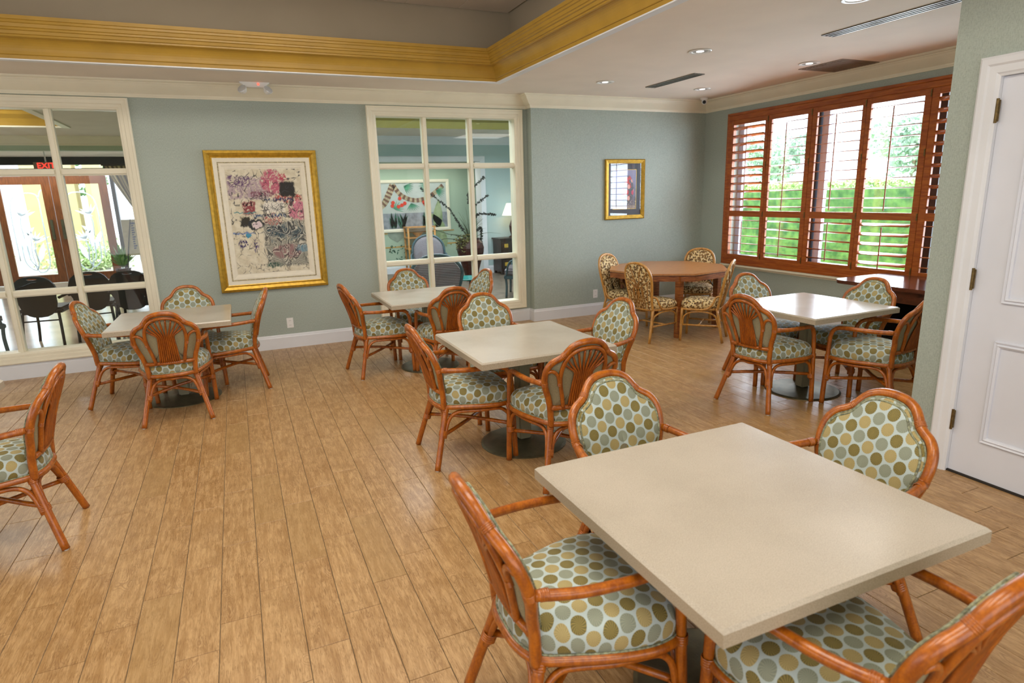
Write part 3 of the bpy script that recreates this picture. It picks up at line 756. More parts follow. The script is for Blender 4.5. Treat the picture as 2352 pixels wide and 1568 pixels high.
ch = [
 (.829, 1.53, 92, 'rattan dining chair with dotted seat on the left side of the nearest table'),
 (1.447, 1.945, 180, 'rattan dining chair on the far side of the nearest table, dotted back facing the camera'),
 (1.925, 1.49, 270, 'rattan dining chair by the white door, large dotted back facing the nearest table'),
 (1.365, .93, 354, 'rattan dining chair cut off at the bottom right corner, at the nearest table'),
 (1.265, 3.77, 91, 'rattan dining chair on the left side of the middle table, seen from its side'),
 (1.72, 3.20, 2, 'rattan dining chair on the near side of the middle table, fan back facing the camera'),
 (2.305, 3.85, 262, 'rattan dining chair on the right side of the middle table, dotted back tilted up'),
 (1.793, 4.43, 181, 'rattan dining chair on the far side of the middle table, dotted back showing'),
 (1.18, 6.10, 82, 'rattan dining chair at the left end of the table before the tall white window'),
 (1.72, 6.64, 180, 'rattan dining chair behind the back middle table, against the tall white window'),
 (2.165, 6.32, 262, 'rattan dining chair at the right end of the table before the tall white window'),
 (1.75, 5.56, 3, 'rattan dining chair with fan back, near side of the table before the tall white window'),
 (-.595, 5.60, 0, 'rattan dining chair with fan back to the camera, under the large abstract painting'),
 (-1.02, 6.27, 100, 'rattan dining chair with dotted back next to the left white window'),
 (-.52, 6.575, 179, 'rattan dining chair behind the table left of the painting, only its back top showing'),
 (-.147, 6.225, 270, 'rattan dining chair right of the table under the painting, seen side on'),
 (3.79, 3.595, 81, 'rattan dining chair with fan back on the left of the bright table near the shutters'),
 (4.37, 4.14, 183, 'rattan dining chair behind the bright table, next to the leopard chairs'),
 (4.70, 3.58, 268, 'rattan dining chair with dotted back between the bright table and the window desk'),
 (4.44, 3.09, 352, 'rattan dining chair half hidden by the green partition edge'),
 (-1.255, 3.765, 270, 'rattan dining chair cut off by the left edge of the photo, nearest on the left'),
]
for c_ in ch: place(proto, used, *c_, 'chair', GR)

# ================================================================ square tables
def make_table():
    t = empty('dining_table', (0, 0, 0)); h = .465
    bm = bmesh.new(); bx(bm, -h, h, -h, h, .700, .745)
    top = [e for e in bm.edges if all(v.co.z > .744 for v in e.verts)]
    r = bmesh.ops.bevel(bm, geom=top, offset=.009, segments=1, affect='EDGES')
    me = tomesh(bm); o = link('tabletop', me, ['tabletop', 'tabletop_edge'], t)
    for p in me.polygons:
        if abs(p.normal.z) < .5: p.material_index = 1
    box('underside_plate', -.16, .16, -.16, .16, .690, .699, 'black_metal', t)
    prof = [(.30, 0), (.30, .006), (.285, .012), (.20, .020), (.11, .028), (.07, .034), (.0, .036)]
    lathe('base_plate', prof, 'bronze_base', t, 48)
    bm = bmesh.new(); bx(bm, -.045, .045, -.045, .045, .030, .690, .012); link('column', tomesh(bm), 'column_beige', t)
    return t
tb = make_table(); tf = [False]
for x, y, l in ((1.366, 1.375, 'large beige square dining table nearest the camera, filling the lower right'), (1.685, 3.72, 'beige square dining table in the middle of the room'),
                (1.685, 6.02, 'beige square dining table in front of the tall white interior window'), (-.595, 6.08, 'beige square dining table at left, below the abstract painting'),
                (4.29, 3.64, 'square dining table near the shutters, its top shining with window light'), (-1.80, 3.87, 'beige square dining table almost out of frame at the left edge')):
    o = place(tb, tf, x, y, 0, l, 'table', 'square pedestal dining tables')
    o.scale = (1.045, 1.03, 1) if y < 2 else (1, 1, 1)

# ================================================================ leopard chairs and octagonal table
def make_leopard():
    t = empty('leopard_chair', (0, 0, 0)); m = 'honey'
    yk = lambda z: -.185-max(0, z-.40)*.22
    B = lambda x, z, o=0: Vector((x, yk(z)-.5*(.04-x*x)+o, z))
    hf = [(.168, .40), (.172, .50), (.188, .62), (.203, .74), (.198, .83), (.165, .905), (.10, .950), (0, .965)]
    ol = hf+[(-x, z) for x, z in hf[-2::-1]]
    tube('back_frame', [B(x, z) for x, z in ol], .0165, m, t, 4, 8)
    rl = lambda s, z: Vector((s*(.168+(.40-z)*.06), -.185-(.40-z)*.20, z)); fg = lambda s, z: Vector((s*.20, .215+(.4-z)*.03, z))
    for s in (-1, 1):
        tube('leg', [rl(s, 0), rl(s, .2), rl(s, .41)], .0165, m, t, 2); tube('leg', [fg(s, 0), fg(s, .2), fg(s, .40)], .0165, m, t, 2)
        tube('hip_loop', [B(s*.176, .56), (s*.205, -.17, .545), (s*.222, -.14, .47), (s*.225, -.08, .41), (s*.225, .03, .395)], .012, m, t, 3, 7)
        tube('brace', [rl(s, .20)+Vector((0, .02, 0)), rl(s, .31)+Vector((0, .03, 0)), Vector((s*.21, -.08, .365)), Vector((s*.215, .08, .365)), fg(s, .31)-Vector((0, .03, 0)), fg(s, .20)-Vector((0, .02, 0))], .010, m, t, 3, 7)
        tube('stretcher', [rl(s, .20), fg(s, .20)], .011, m, t, 2, 7)
        binding(t, rl(s, .20), (0, .2, 1), .020, .03, m); binding(t, fg(s, .20), (0, 0, 1), .020, .03, m); binding(t, rl(s, .40), (0, 0, 1), .0195, .035, m)
    tube('stretcher', [(-.20, .02, .20), (.20, .02, .20)], .011, m, t, 2, 7)
    tube('brace', [fg(-1, .20)+Vector((.02, 0, 0)), fg(-1, .31)+Vector((.03, 0, 0)), (-.10, .225, .365), (.10, .225, .365), fg(1, .31)-Vector((.03, 0, 0)), fg(1, .20)-Vector((.02, 0, 0))], .010, m, t, 3, 7)
    OPx = [(p.x, p.z) for p in spline([(x, 0, z) for x, z in ol], 3)]
    pad = [(x*.93, .42+(z-.42)*.975) for x, z in OPx][::-1]+[(-.15+.03*k, .415) for k in range(1, 10)]
    L = []; U = []
    for s_, off in ((1.0, -.010), (1.0, .004), (.97, .022), (.85, .034), (.5, .042)):
        L.append([B(x*s_, .69+(z-.69)*s_, off) for x, z in pad]); U.append([(x, z) for x, z in pad])
    puff(L, B(0, .69, .045), U, (0, 0), 'back_cushion', 'leopard_fabric', t)
    puff([[B(x, z, -.010) for x, z in pad], [B(x*.5, .69+(z-.69)*.5, -.011) for x, z in pad]], B(0, .69, -.011), [[(0, 0)]*len(pad)]*2, (0, 0), 'back_panel', 'leopard_fabric', t)
    # curved rattan lattice on the back
    for s in (-1, 1):
        for k, (xb, xt, zt) in enumerate(((.03, .17, .86), (.085, .195, .76), (.0, .10, .935))):
            tube('lattice_strip', [B(s*xb, .42, -.016), B(s*(xb-.005), .58, -.018), B(s*(xb*.4-.03), .72, -.018) if k != 1 else B(s*.06, .66, -.018), B(-s*xt*.55 if k != 1 else -s*.02, zt-.10, -.018), B(-s*xt*.93, zt, -.016)], .0058, 'honey_lat', t, 4, 6)
    for x in (-.125, -.055, .055, .125): tube('lattice_strip', [B(x, .42, -.016), B(x*1.1, .60, -.018), B(x*1.25, .74 if abs(x) > .1 else .70, -.018)], .0055, 'honey_lat', t, 3, 6)
    shp = [(0, -.20), (.10, -.19), (.17, -.14), (.215, -.02), (.225, .10), (.205, .19), (.12, .235), (0, .245)]
    ring = shp+[(-x, y) for x, y in shp[-2:0:-1]]
    tube('seat_rail', [(x, y, .395) for x, y in ring], .014, m, t, 3, 7, True)
    rp = [(p.x, p.y) for p in spline([(x, y, 0) for x, y in ring], 2, True)]
    L = [[Vector((x*s_, .02+(y-.02)*s_, z)) for x, y in rp] for s_, z in ((.93, .40), (1.02, .425), (1.03, .45), (.98, .478), (.85, .497), (.5, .510))]
    puff(L, Vector((0, .02, .514)), [[(0, 0)]*len(rp)]*len(L), (0, 0), 'seat_cushion', 'leopard_fabric', t)
    t.scale = (.95, .95, .95); return t
lp = make_leopard(); lf = [False]
GL = 'leopard print chairs round the octagonal table'
for x, y, az, l in ((4.37, 5.87, 78, 'honey rattan leopard chair with its lattice back to the camera, left of the octagonal table'),
                    (4.86, 5.57, -40, 'honey rattan leopard chair seen side on, right of the octagonal table'),
                    (4.47, 6.60, 160, 'leopard print chair at the back left of the octagonal table, against the grey wall'),
                    (5.55, 6.50, 225, 'leopard print chair behind the octagonal table, in the corner by the shutters')):
    place(lp, lf, x, y, az, l, 'chair', GL)
ot = empty('octagonal_table', (4.92, 6.34, 0), .17); tag(ot, 'brown wooden octagonal table with oak apron, in the back corner', 'table')
def octa(name, ap, z0, z1, mat, inner=None):
    R = ap/math.cos(math.pi/8); v = []; f = []
    rs = [R] if inner is None else [R, inner/math.cos(math.pi/8)]
    for r in rs:
        for z in (z0, z1):
            for k in range(8): a = math.pi/8+k*math.pi/4; v.append((r*math.cos(a), r*math.sin(a), z))
    for k in range(8): f.append((k, (k+1) % 8, 8+(k+1) % 8, 8+k))
    if inner is None: f += [tuple(range(8))[::-1], tuple(range(8, 16))]
    else:
        for k in range(8): n = (k+1) % 8; f += [(16+n, 16+k, 24+k, 24+n), (8+k, 8+n, 24+n, 24+k), (n, k, 16+k, 16+n)]
    return link(name, pyd(v, f), mat, ot)
octa('tabletop', .70, .742, .762, 'oak_top'); octa('top_edge', .704, .738, .742, 'dark_wood'); octa('apron', .695, .672, .738, 'oak_edge', .66)
for (x, y) in ((-.38, -.55), (.42, -.45), (.36, .52), (-.18, .60)):
    bm = bmesh.new(); bx(bm, x-.036, x+.036, y-.036, y+.036, 0, .738, .004); link('leg', tomesh(bm), 'oak_edge', ot)
    tube('leg_brace', [(x*.93, y*.93, .52), (x*.80, y*.80, .64), (x*.72, y*.72, .735)], .006, 'black_metal', ot, 2, 5)

# desk by the shutters
dk = empty('window_desk', (6.0, 3.75, 0)); tag(dk, 'dark brown desk with rounded corner standing against the shutters', 'desk')
bm = bmesh.new(); pts = []
for (cx, cy, a0) in ((.43-.03, .74-.03, 0), (-.42+.13, .74-.13, 90)):
    rr = .03 if a0 == 0 else .13
    for k in range(7): a = math.radians(a0+k*15); pts.append((cx+rr*math.cos(a), cy+rr*math.sin(a)))
pts += [(-.42, -.75), (.43, -.75)]
n = len(pts); v = [(x, y, .725) for x, y in pts]+[(x, y, .760) for x, y in pts]
f = [(k, (k+1) % n, n+(k+1) % n, n+k) for k in range(n)]+[tuple(range(n))[::-1], tuple(range(n, 2*n))]
link('desktop', pyd(v, f), 'desk_wood', dk)
box('side_panel', -.34, .40, .30, .335, 0, .725, 'dark_wood', dk); box('side_panel', -.34, .40, -.70, -.665, 0, .725, 'dark_wood', dk)
box('apron', -.34, -.31, -.665, .30, .60, .725, 'desk_wood', dk); box('modesty_panel', .34, .36, -.665, .30, .10, .725, 'dark_wood', dk)

# ================================================================ pictures, outlets, ceiling fittings
def picture(name, cx, y, cz, w_, h_, label, cat='picture'):
    t = empty(name, (cx, y, cz)); tag(t, label, cat); return t, (lambda a, b, d: (a, -d, b))
def uvplane(name, a0, a1, b0, b1, d, mat, parent):
    me = pyd([(a0, -d, b0), (a1, -d, b0), (a1, -d, b1), (a0, -d, b1)], [(0, 1, 2, 3)], name, [(0, 0), (1, 0), (1, 1), (0, 1)]); return link(name, me, mat, parent)
cx, cz = .353, 1.488; hw, hh = .583, .773
p, fn = picture('framed_painting', cx, YB, cz, 0, 0, 'large framed abstract painting with gold frame and cream liner on the green wall', 'painting')
rect_frame('frame', -hw+.075, hw-.075, -hh+.075, hh-.075, [(0, .012), (0, .030), (.006, .034), (.012, .030), (.016, .036), (.045, .048), (.070, .040), (.075, .030), (.075, .0)], fn, 'gold_leaf', p)
rect_frame('bead', -hw+.075, hw-.075, -hh+.075, hh-.075, [(-.006, .020), (-.006, .033), (.001, .035), (.004, .030)], fn, 'gold_light', p)
rect_frame('liner', -hw+.185, hw-.185, -hh+.185, hh-.185, [(-.002, .004), (-.002, .012), (.022, .016), (.022, .022), (.040, .026), (.050, .024), (.055, .020), (.062, .026), (.104, .032), (.104, .0)], fn, 'cream_liner', p)
rect_frame('liner_line', -hw+.135, hw-.135, -hh+.135, hh-.135, [(-.0, .022), (-.0, .0275), (.011, .0285), (.011, .022)], fn, 'liner_fleck', p)
uvplane('mat_board', -hw+.18, hw-.18, -hh+.18, hh-.18, .006, 'cream_liner', p)
uvplane('canvas', -hw+.195, hw-.195, -hh+.20, hh-.20, .009, 'abstract_canvas', p)
p, fn = picture('flower_picture', 5.055, YA, 1.732, 0, 0, 'small flower picture in a gold frame with dark mat on the grey alcove wall')
hw, hh = .325, .408
rect_frame('frame', -hw+.055, hw-.055, -hh+.055, hh-.055, [(0, .008), (0, .018), (.008, .020), (.010, .016), (.014, .024), (.024, .026), (.027, .021), (.031, .030), (.041, .032), (.044, .026), (.048, .034), (.055, .030), (.055, 0)], fn, 'gold_leaf', p)
uvplane('mat_board', -hw+.055, hw-.055, -hh+.055, hh-.055, .006, 'mat_navy', p)
rect_frame('mat_line', -.19, .19, -.265, .265, [(0, .0065), (0, .008), (.005, .008), (.005, .0065)], fn, 'gold_light', p)
uvplane('print', -.19, .19, -.265, .265, .0075, 'floral_print', p); box('glass_pane', -hw+.055, hw-.055, -.014, -.012, -hh+.055, hh-.055, 'picture_glass', p)
for (x, y, l) in ((.458, YB, 'white wall outlet under the painting above the baseboard'), (4.585, YA, 'white wall outlet on the grey alcove wall left of the leopard chairs')):
    t = empty('wall_outlet', (x, y, .298)); tag(t, l, 'outlet')
    box('cover_plate', -.037, .037, -.006, 0, -.060, .060, 'white_plastic', t, .002)
    for s in (-1, 1):
        q = box('socket', -.017, .017, -.009, -.006, s*.027-.014, s*.027+.014, 'white_plastic', t, .002)
        for a in (-.007, .007): box('slot', a-.0012, a+.0012, -.0096, -.009, s*.027-.004, s*.027+.006, 'slot_dark', q)
dl_lab = ['recessed downlight left of the long slot vent, halfway along the soffit', 'recessed downlight nearest the grey alcove wall, left of the slot vent', 'recessed downlight beside the square ceiling grille', 'recessed downlight in front of the small dark camera', 'recessed downlight cut off by the top edge of the photo']
for i, (x, y) in enumerate(((4.067, 4.852), (4.065, 6.455), (5.583, 4.977), (5.564, 6.57), (4.035, 3.24))):
    t = empty('recessed_downlight', (x, y, ZC)); tag(t, dl_lab[i], 'light', 'recessed ceiling downlights')
    lathe('trim_ring', [(.072, -.001), (.100, -.001), (.104, -.004), (.098, -.009), (.076, -.008), (.072, -.001)], 'white_plastic', t, 24)
    lathe('reflector', [(.073, -.004), (.060, -.002), (.02, -.0015)], 'mirror_lens', t, 16); lathe('bulb', [(.0, -.0075), (.034, -.0075), (.036, -.0045), (.036, -.002)], 'lamp_glow', t, 12)
    l = bpy.data.lights.new('downlight_beam', 'SPOT'); l.energy = 22; l.spot_size = 2.2; l.spot_blend = .8; l.shadow_soft_size = .06; l.color = WARM
    lo = bpy.data.objects.new('downlight_beam', l); C.objects.link(lo); lo.location = (0, 0, -.02); lo.parent = t
def slot_vent(x, y0, y1, lab):
    t = empty('slot_vent', (x, (y0+y1)/2, ZC)); tag(t, lab, 'vent'); h = (y1-y0)/2
    bm = bmesh.new(); bx(bm, -.068, .068, -h, h, -.003, 0); link('backing', tomesh(bm), 'slot_dark', t)
    for xx in (-.064, -.022, .022, .064): box('blade', xx-.008, xx+.008, -h, h, -.009, -.003, 'vent_metal', t)
    for s in (-1, 1): box('end_cap', -.07, .07, s*h-.008, s*h+.008, -.009, 0, 'vent_metal', t)
slot_vent(4.815, 5.745, 6.62, 'short grey slot vent in the ceiling near the alcove wall'); slot_vent(4.745, 2.55, 4.06, 'long slot vent at the top right of the ceiling, shining with window light')
t = empty('ceiling_grille', (6.01, 4.985, ZC)); tag(t, 'square brown return air grille in the ceiling above the shutters', 'vent')
box('grille_frame', -.27, .27, -.27, .27, -.006, 0, 'vent_grey', t)
for k in range(14): box('blade', -.245, .245, -.245+k*.036, -.225+k*.036, -.012, -.006, 'vent_grey', t)
t = empty('security_camera', (6.13, 7.19, ZC)); tag(t, 'small white dome camera with dark lens on the ceiling in the corner', 'camera')
lathe('mount', [(.05, 0), (.05, -.015), (.035, -.03), (.0, -.031)], 'white_plastic', t, 20)
bm = bmesh.new(); bmesh.ops.create_uvsphere(bm, u_segments=20, v_segments=12, radius=.036, matrix=Matrix.Translation((-.005, -.01, -.052))); link('eyeball', tomesh(bm), 'white_plastic', t, smooth=True)
bm = bmesh.new(); bmesh.ops.create_uvsphere(bm, u_segments=16, v_segments=10, radius=.024, matrix=Matrix.Translation((-.022, -.030, -.058))); link('lens', tomesh(bm), 'black_metal', t, smooth=True)
t = empty('emergency_light', (.36, 7.44, ZC)); tag(t, 'white twin head emergency light hanging under the crown above the painting', 'light')
me = pyd([(-.15, -.03, 0), (.15, -.03, 0), (.15, .05, 0), (-.15, .05, 0), (-.085, -.03, -.05), (.085, -.03, -.05), (.085, .04, -.05), (-.085, .04, -.05)], [(0, 1, 2, 3), (7, 6, 5, 4), (0, 4, 5, 1), (1, 5, 6, 2), (2, 6, 7, 3), (3, 7, 4, 0)])
link('housing', me, 'white_plastic', t); box('indicator', .025, .045, -.033, -.030, -.03, -.01, 'led_red', t)
for s in (-1, 1):
    hd = lathe('lamp_head', [(.012, -.045), (.03, -.035), (.046, -.005), (.050, .012)], 'white_plastic', t, 12, (s*.125, -.03, -.075)); hd.rotation_euler = (math.radians(55), 0, s*math.radians(38))
    ln = lathe('lamp_lens', [(.047, .0125), (.045, .015), (.02, .019), (0, .02)], 'mirror_lens', hd, 12)

# ================================================================ SITTING ROOM beyond window_2
struct(box('wall_lobby_divider', -.08, .08, YB+.16, 18.0, 0, 3.9, 'wallpaper_green'))
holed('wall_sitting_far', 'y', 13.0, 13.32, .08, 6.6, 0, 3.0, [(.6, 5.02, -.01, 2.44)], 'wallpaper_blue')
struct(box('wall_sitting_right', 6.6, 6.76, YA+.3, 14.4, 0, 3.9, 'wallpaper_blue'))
struct(box('wall_mural', .08, 6.6, 14.2, 14.36, 0, 3.0, 'wallpaper_green'))
struct(box('floor_sitting', .08, 6.6, YB+.16, 14.2, -.06, 0, 'sitting_floor'))
bm = bmesh.new(); bx(bm, .08, 6.6, YB+.16, 8.0, ZC, ZC+.1); bx(bm, .08, 6.6, 11.46, 13.0, ZC, ZC+.1); bx(bm, 6.3, 6.6, 8, 11.46, ZC, ZC+.1); bx(bm, .08, .4, 8, 11.46, ZC, ZC+.1); bx(bm, .08, 6.6, 13.3, 14.2, 2.55, 2.65); bx(bm, .0, 6.7, 7.8, 13, 3.7, 3.8)
struct(link('ceiling_sitting', tomesh(bm), 'ceiling_paint'))
struct(sweep('trim_4', [(.4, 8.0), (6.3, 8.0), (6.3, 11.46), (.4, 11.46)], [(0, ZC), (.01, ZC+.04), (.03, ZC+.12), (.10, ZC+.2), (.13, ZC+.28), (-.02, ZC+.8)], 'cornice_olive', True))
struct(sweep('trim_5', [(6.6, 13.0), (.08, 13.0)], crown(0), 'trim_white')); struct(sweep('baseboard_sitting', [(6.6, 13.0), (5.13, 13.0)], bp, 'trim_white'))
rect_frame('trim_6', .6, 5.02, 0, 2.44, [(-.003, -.32), (-.003, .01), (.02, .016), (.07, .022), (.10, .03), (.11, 0)], lambda a, b, d: (a, 13.0-d, b), 'trim_white', None, True)['kind'] = 'structure'
struct(sweep('baseboard_mural', [(6.6, 14.2), (.08, 14.2)], bp, 'trim_white'))

def leaf_poly(p0, p1, wd, n=5):
    """pointed leaf outline between two 2-D points"""
    a = Vector(p0); b = Vector(p1); d = b-a; nrm = Vector((-d.y, d.x)).normalized()
    L = [a+d*t+nrm*wd*math.sin(math.pi*t**.8) for t in [k/n for k in range(n+1)]]; R_ = [a+d*t-nrm*wd*math.sin(math.pi*t**.8) for t in [k/n for k in range(n-1, 0, -1)]]
    return L+R_
def flat(name, polys, d, mat, parent):
    v, f = [], []
    for pl in polys:
        b = len(v); v += [(q[0], -d, q[1]) for q in pl]; f.append(tuple(range(b, b+len(pl))))
    return link(name, pyd(v, f), mat, parent)
mu = empty('mural_window', (3.55, 14.2, 1.55)); tag(mu, 'mural of a framed seaside view with swag, palms and red flowers beyond the interior window', 'mural')
fn = lambda a, b, d: (a, -d, b)
simple('mural_sky', 'b7c1bd', .8, .03); simple('mural_sea', '8b929b', .8, .15, 9); simple('mural_swag', 'b4a688', .8, .2, 30); simple('mural_brown', '70503f', .8); simple('mural_red', 'd8381c', .7); simple('mural_line', 'c49a4c', .7); simple('mural_leafy', '2f6a55', .8, .2, 20); simple('mural_stripe', '8c9a8c', .8)
rect_frame('frame', -1.05, 1.05, -.53, .49, [(0, 0), (0, .02), (.03, .03), (.07, .03), (.07, 0)], fn, 'trim_cream', mu)
flat('sky', [[(-1.05, -.18), (1.05, -.18), (1.05, .49), (-1.05, .49)]], .002, 'mural_sky', mu); flat('sea', [[(-1.05, -.53), (1.05, -.53), (1.05, -.18), (-1.05, -.18)]], .002, 'mural_sea', mu)
sw = []
def band(pts, w0): 
    P = spline([(a, b, 0) for a, b in pts], 6); L, R_ = [], []
    for i, q in enumerate(P):
        d = (P[min(i+1, len(P)-1)]-P[max(i-1, 0)]).normalized(); nn = Vector((-d.y, d.x, 0))*w0; L.append((q.x+nn.x, q.y+nn.y)); R_.append((q.x-nn.x, q.y-nn.y))
    return [[L[i], L[i+1], R_[i+1], R_[i]] for i in range(len(P)-1)]
sb = band([(-.20, .46), (-.02, .22), (.28, .10), (.62, .16), (.98, .42)], .05); sb2 = band([(-.20, .46), (-.30, .25), (-.45, .02), (-.75, -.12)], .07)
flat('swag', sb+sb2, .005, 'mural_swag', mu); flat('swag_stripe', [q for i, q in enumerate(sb+sb2) if i % 2], .007, 'mural_brown', mu)
fr = []
for (cx_, cz_, a0, a1) in ((.05, .42, -70, 20), (.62, .42, 120, 260), (-.5, .2, 150, 260), (.2, .04, 240, 330), (.8, .3, -60, 30), (-.20, -.08, -20, 110)):
    for k in range(8): a = math.radians(a0+(a1-a0)*k/7); fr.append(leaf_poly((cx_, cz_), (cx_+.24*math.cos(a), cz_+.20*math.sin(a)), .010))
flat('palm_fronds', fr, .008, 'mural_green', mu)
flat('banana_leaf', [leaf_poly((.78, -.62), (.86, .12), .12), leaf_poly((1.0, -1.0), (.75, -.45), .12), leaf_poly((1.0, -.58), (.62, -.18), .08)], .010, 'banana_leaf', mu)
pl = []; rd = []
for (cx_, n_) in ((-.24, 7), (-.02, 9), (.50, 6)):
    for k in range(n_): pl.append(leaf_poly((cx_+random.uniform(-.06, .06), -.52), (cx_+random.uniform(-.13, .13), -.2+random.uniform(-.06, .05)), .03))
for (a, b) in ((-.22, .06), (-.24, -.01), (-.06, .15), (-.02, .0), (-.10, -.03), (.05, .04), (.50, .05), (.53, .01)):
    rd.append([(a+.045*math.cos(t), b+.045*math.sin(t)) for t in [k*math.pi/3 for k in range(6)]])
flat('bromeliad', pl, .011, 'mural_leafy', mu); flat('red_flowers', rd, .013, 'mural_red', mu)
flat('sill_line', [[(-1.1, -.645), (1.2, -.625), (1.2, -.60), (-1.1, -.62)], [(-1.1, -.97), (1.25, -.93), (1.25, -.90), (-1.1, -.94)]], .004, 'mural_line', mu)
flat('window_box', [[(-.42, -.55), (.05, -.55), (-.02, -.72), (-.18, -.84), (-.36, -.72)]], .006, 'mural_stripe', mu)
vine = [leaf_poly((x, z), (x+random.uniform(-.06, .06), z+random.uniform(-.07, .05)), .013) for x, z in [(random.uniform(-.45, .4), random.uniform(-1.08, -.90)-(.25 if random.random() < .45 else 0)) for _ in range(70)]]
flat('vine_leaves', vine, .007, 'mural_leafy', mu)
bs = empty('bamboo_shelf', (3.85, 13.98, 0)); tag(bs, 'pale bamboo wall console with open shelves in front of the mural', 'shelf')
for x in (-.31, .31):
    for y in (-.16, .16): tube('post', [(x, y, 0), (x, y, 1.05)], .022, 'bamboo', bs, 0, 8)
for z in (.57, .82, 1.055): box('shelf_board', -.34, .34, -.18, .18, z-.012, z+.012, 'bamboo', bs, .003)
tag(lathe('gold_bowl', [(.04, .0), (.05, .02), (.12, .09), (.13, .10)], 'gold_light', None, 20, (3.80, 13.98, .832)), 'small golden bowl on the middle shelf of the bamboo console', 'bowl')

# urn with dry arrangement
ur = empty('floor_urn', (4.35, 12.0, 0)); tag(ur, 'tall dark red floor urn behind the interior window', 'urn')
lathe('body', [(.10, 0), (.11, .02), (.13, .10), (.20, .35), (.27, .58), (.28, .68), (.25, .78), (.19, .84), (.20, .87), (.18, .87), (.16, .84)], 'urn_clay', ur, 28)
pa = empty('dried_arrangement', (4.35, 12.0, .84)); tag(pa, 'wild arrangement of dried branches and grass standing in the dark red urn', 'plant')
bm = bmesh.new()
def twig(pts, r): tube_bm(bm, spline(pts, 5), r, 5)
br = [((-.15, .2), (-.45, .65), (-.95, 1.04)), ((.05, .4), (.0, .9), (.30, 1.22)), ((.1, .35), (.02, .6), (.38, .88)), ((.05, .25), (.18, .50), (.55, .48)), ((.12, .18), (.28, .2), (.26, -.15)), ((-.2, .08), (-.5, .15), (-.85, .28)), ((-.2, .0), (-.6, .05), (-.85, -.12))]
lv = []
for i, b in enumerate(br):
    P3 = [(0, 0, 0)]+[(q[0], random.uniform(-.15, .1), q[1]) for q in b]; twig(P3, lambda t: .010-.006*t)
    if i < 5:
        for q in spline(P3, 14)[14:]:
            for k in range(5):
                o_ = Vector((random.uniform(-.02, .02), random.uniform(-.02, .02), random.uniform(-.02, .02))); lv.append((q+o_, .026))
link('branches', tomesh(bm), 'dried_leaf', pa)
def leaf_cloud(name, pts, mat, parent=None, asp=.6):
    v, f = [], []
    for p_, s_ in pts:
        a = Vector((random.gauss(0, 1), random.gauss(0, 1), random.gauss(0, 1))).normalized(); b = a.orthogonal().normalized(); c = a.cross(b)
        th = random.uniform(0, 6.28); b, c = b*math.cos(th)+c*math.sin(th), c*math.cos(th)-b*math.sin(th)
        k = len(v); v += [tuple(p_+b*s_), tuple(p_+c*s_*asp), tuple(p_-b*s_), tuple(p_-c*s_*asp)]; f.append((k, k+1, k+2, k+3))
    return stuff(link(name, pyd(v, f), mat, parent))
leaf_cloud('berries', lv, 'dried_leaf', pa)
bm = bmesh.new()
for k in range(44):
    a = random.uniform(0, 6.28); e = random.uniform(.2, 1.4); L_ = random.uniform(.3, .75)
    d = Vector((math.cos(a)*math.cos(e), math.sin(a)*math.cos(e), math.sin(e))); P3 = [Vector((0, 0, 0)), d*L_*.5+Vector((0, 0, .05)), d*L_-Vector((0, 0, .08*L_))]
    tube_bm(bm, spline(P3, 4), lambda t: .006-.005*t, 4)
stuff(link('grass_blades', tomesh(bm), 'potted_leaf', pa))
leaf_cloud('moss_tuft', [(Vector((random.gauss(-.18, .09), random.gauss(-.1, .08), random.gauss(-.06, .07))), .03) for _ in range(300)], 'moss', pa)

def side_chair(x, y, az, lab, w_=.30, top=.95):
    t = empty('upholstered_armchair', (x, y, 0), -math.radians(az)); tag(t, lab, 'chair')
    fr_ = [(-w_*.85, -.27, .40), (-w_, -.29, .60), (-w_*.95, -.31, top-.18), (-w_*.55, -.33, top-.04), (0, -.335, top), (w_*.55, -.33, top-.04), (w_*.95, -.31, top-.18), (w_, -.29, .60), (w_*.85, -.27, .40)]
    tube('back_frame', fr_, .022, 'teal_wood', t, 4, 8)
    L = []; pts_ = [(p_.x*.93, p_.y, .42+(p_.z-.42)*.96) for p_ in spline(fr_, 3)]+[(w_*.8-k*w_*.2, -.27, .42) for k in range(1, 8)]
    for s_, o_ in ((1, -.015), (1, .02), (.85, .04)): L.append([Vector((a*s_, b+o_, .66+(c-.66)*s_)) for a, b, c in pts_])
    puff(L, Vector((0, -.27, .66)), [[(0, 0)]*len(pts_)]*3, (0, 0), 'back_pad', 'stripe_fabric', t)
    puff([[Vector((a, b-.015, c)) for a, b, c in pts_], [Vector((a*.5, b-.016, .66+(c-.66)*.5)) for a, b, c in pts_]], Vector((0, -.33, .66)), [[(0, 0)]*len(pts_)]*2, (0, 0), 'back_panel', 'stripe_fabric', t)
    box('seat_cushion', -w_+.02, w_-.02, -.27, .27, .38, .50, 'stripe_fabric', t, .03); box('seat_frame', -w_, w_, -.28, .28, .32, .38, 'teal_wood', t, .01)
    for s in (-1, 1):
        tube('leg', [(s*(w_-.02), .25, 0), (s*(w_-.03), .24, .2), (s*(w_-.02), .25, .34)], .020, 'teal_wood', t, 3); tube('leg', [(s*w_*.9, -.33, 0), (s*w_*.87, -.29, .2), (s*w_*.85, -.27, .40)], .020, 'teal_wood', t, 3)
        tube('armrest', [(s*(w_-.02), .24, .36), (s*(w_+.02), .20, .56), (s*(w_+.03), .12, .64), (s*(w_+.03), -.1, .655), (s*w_, -.29, .67)], .016, 'teal_wood', t, 4)
    return t
side_chair(2.55, 8.62, 10, 'teal framed striped armchair just behind the tall white interior window, back to the camera', .36, .92)
side_chair(3.25, 11.25, 195, 'teal framed striped armchair with rounded back, farther inside next to the urn', .30, 1.0)
side_chair(4.45, 9.7, 300, 'armchair with teal legs at the right edge of the tall white interior window', .34, .86)
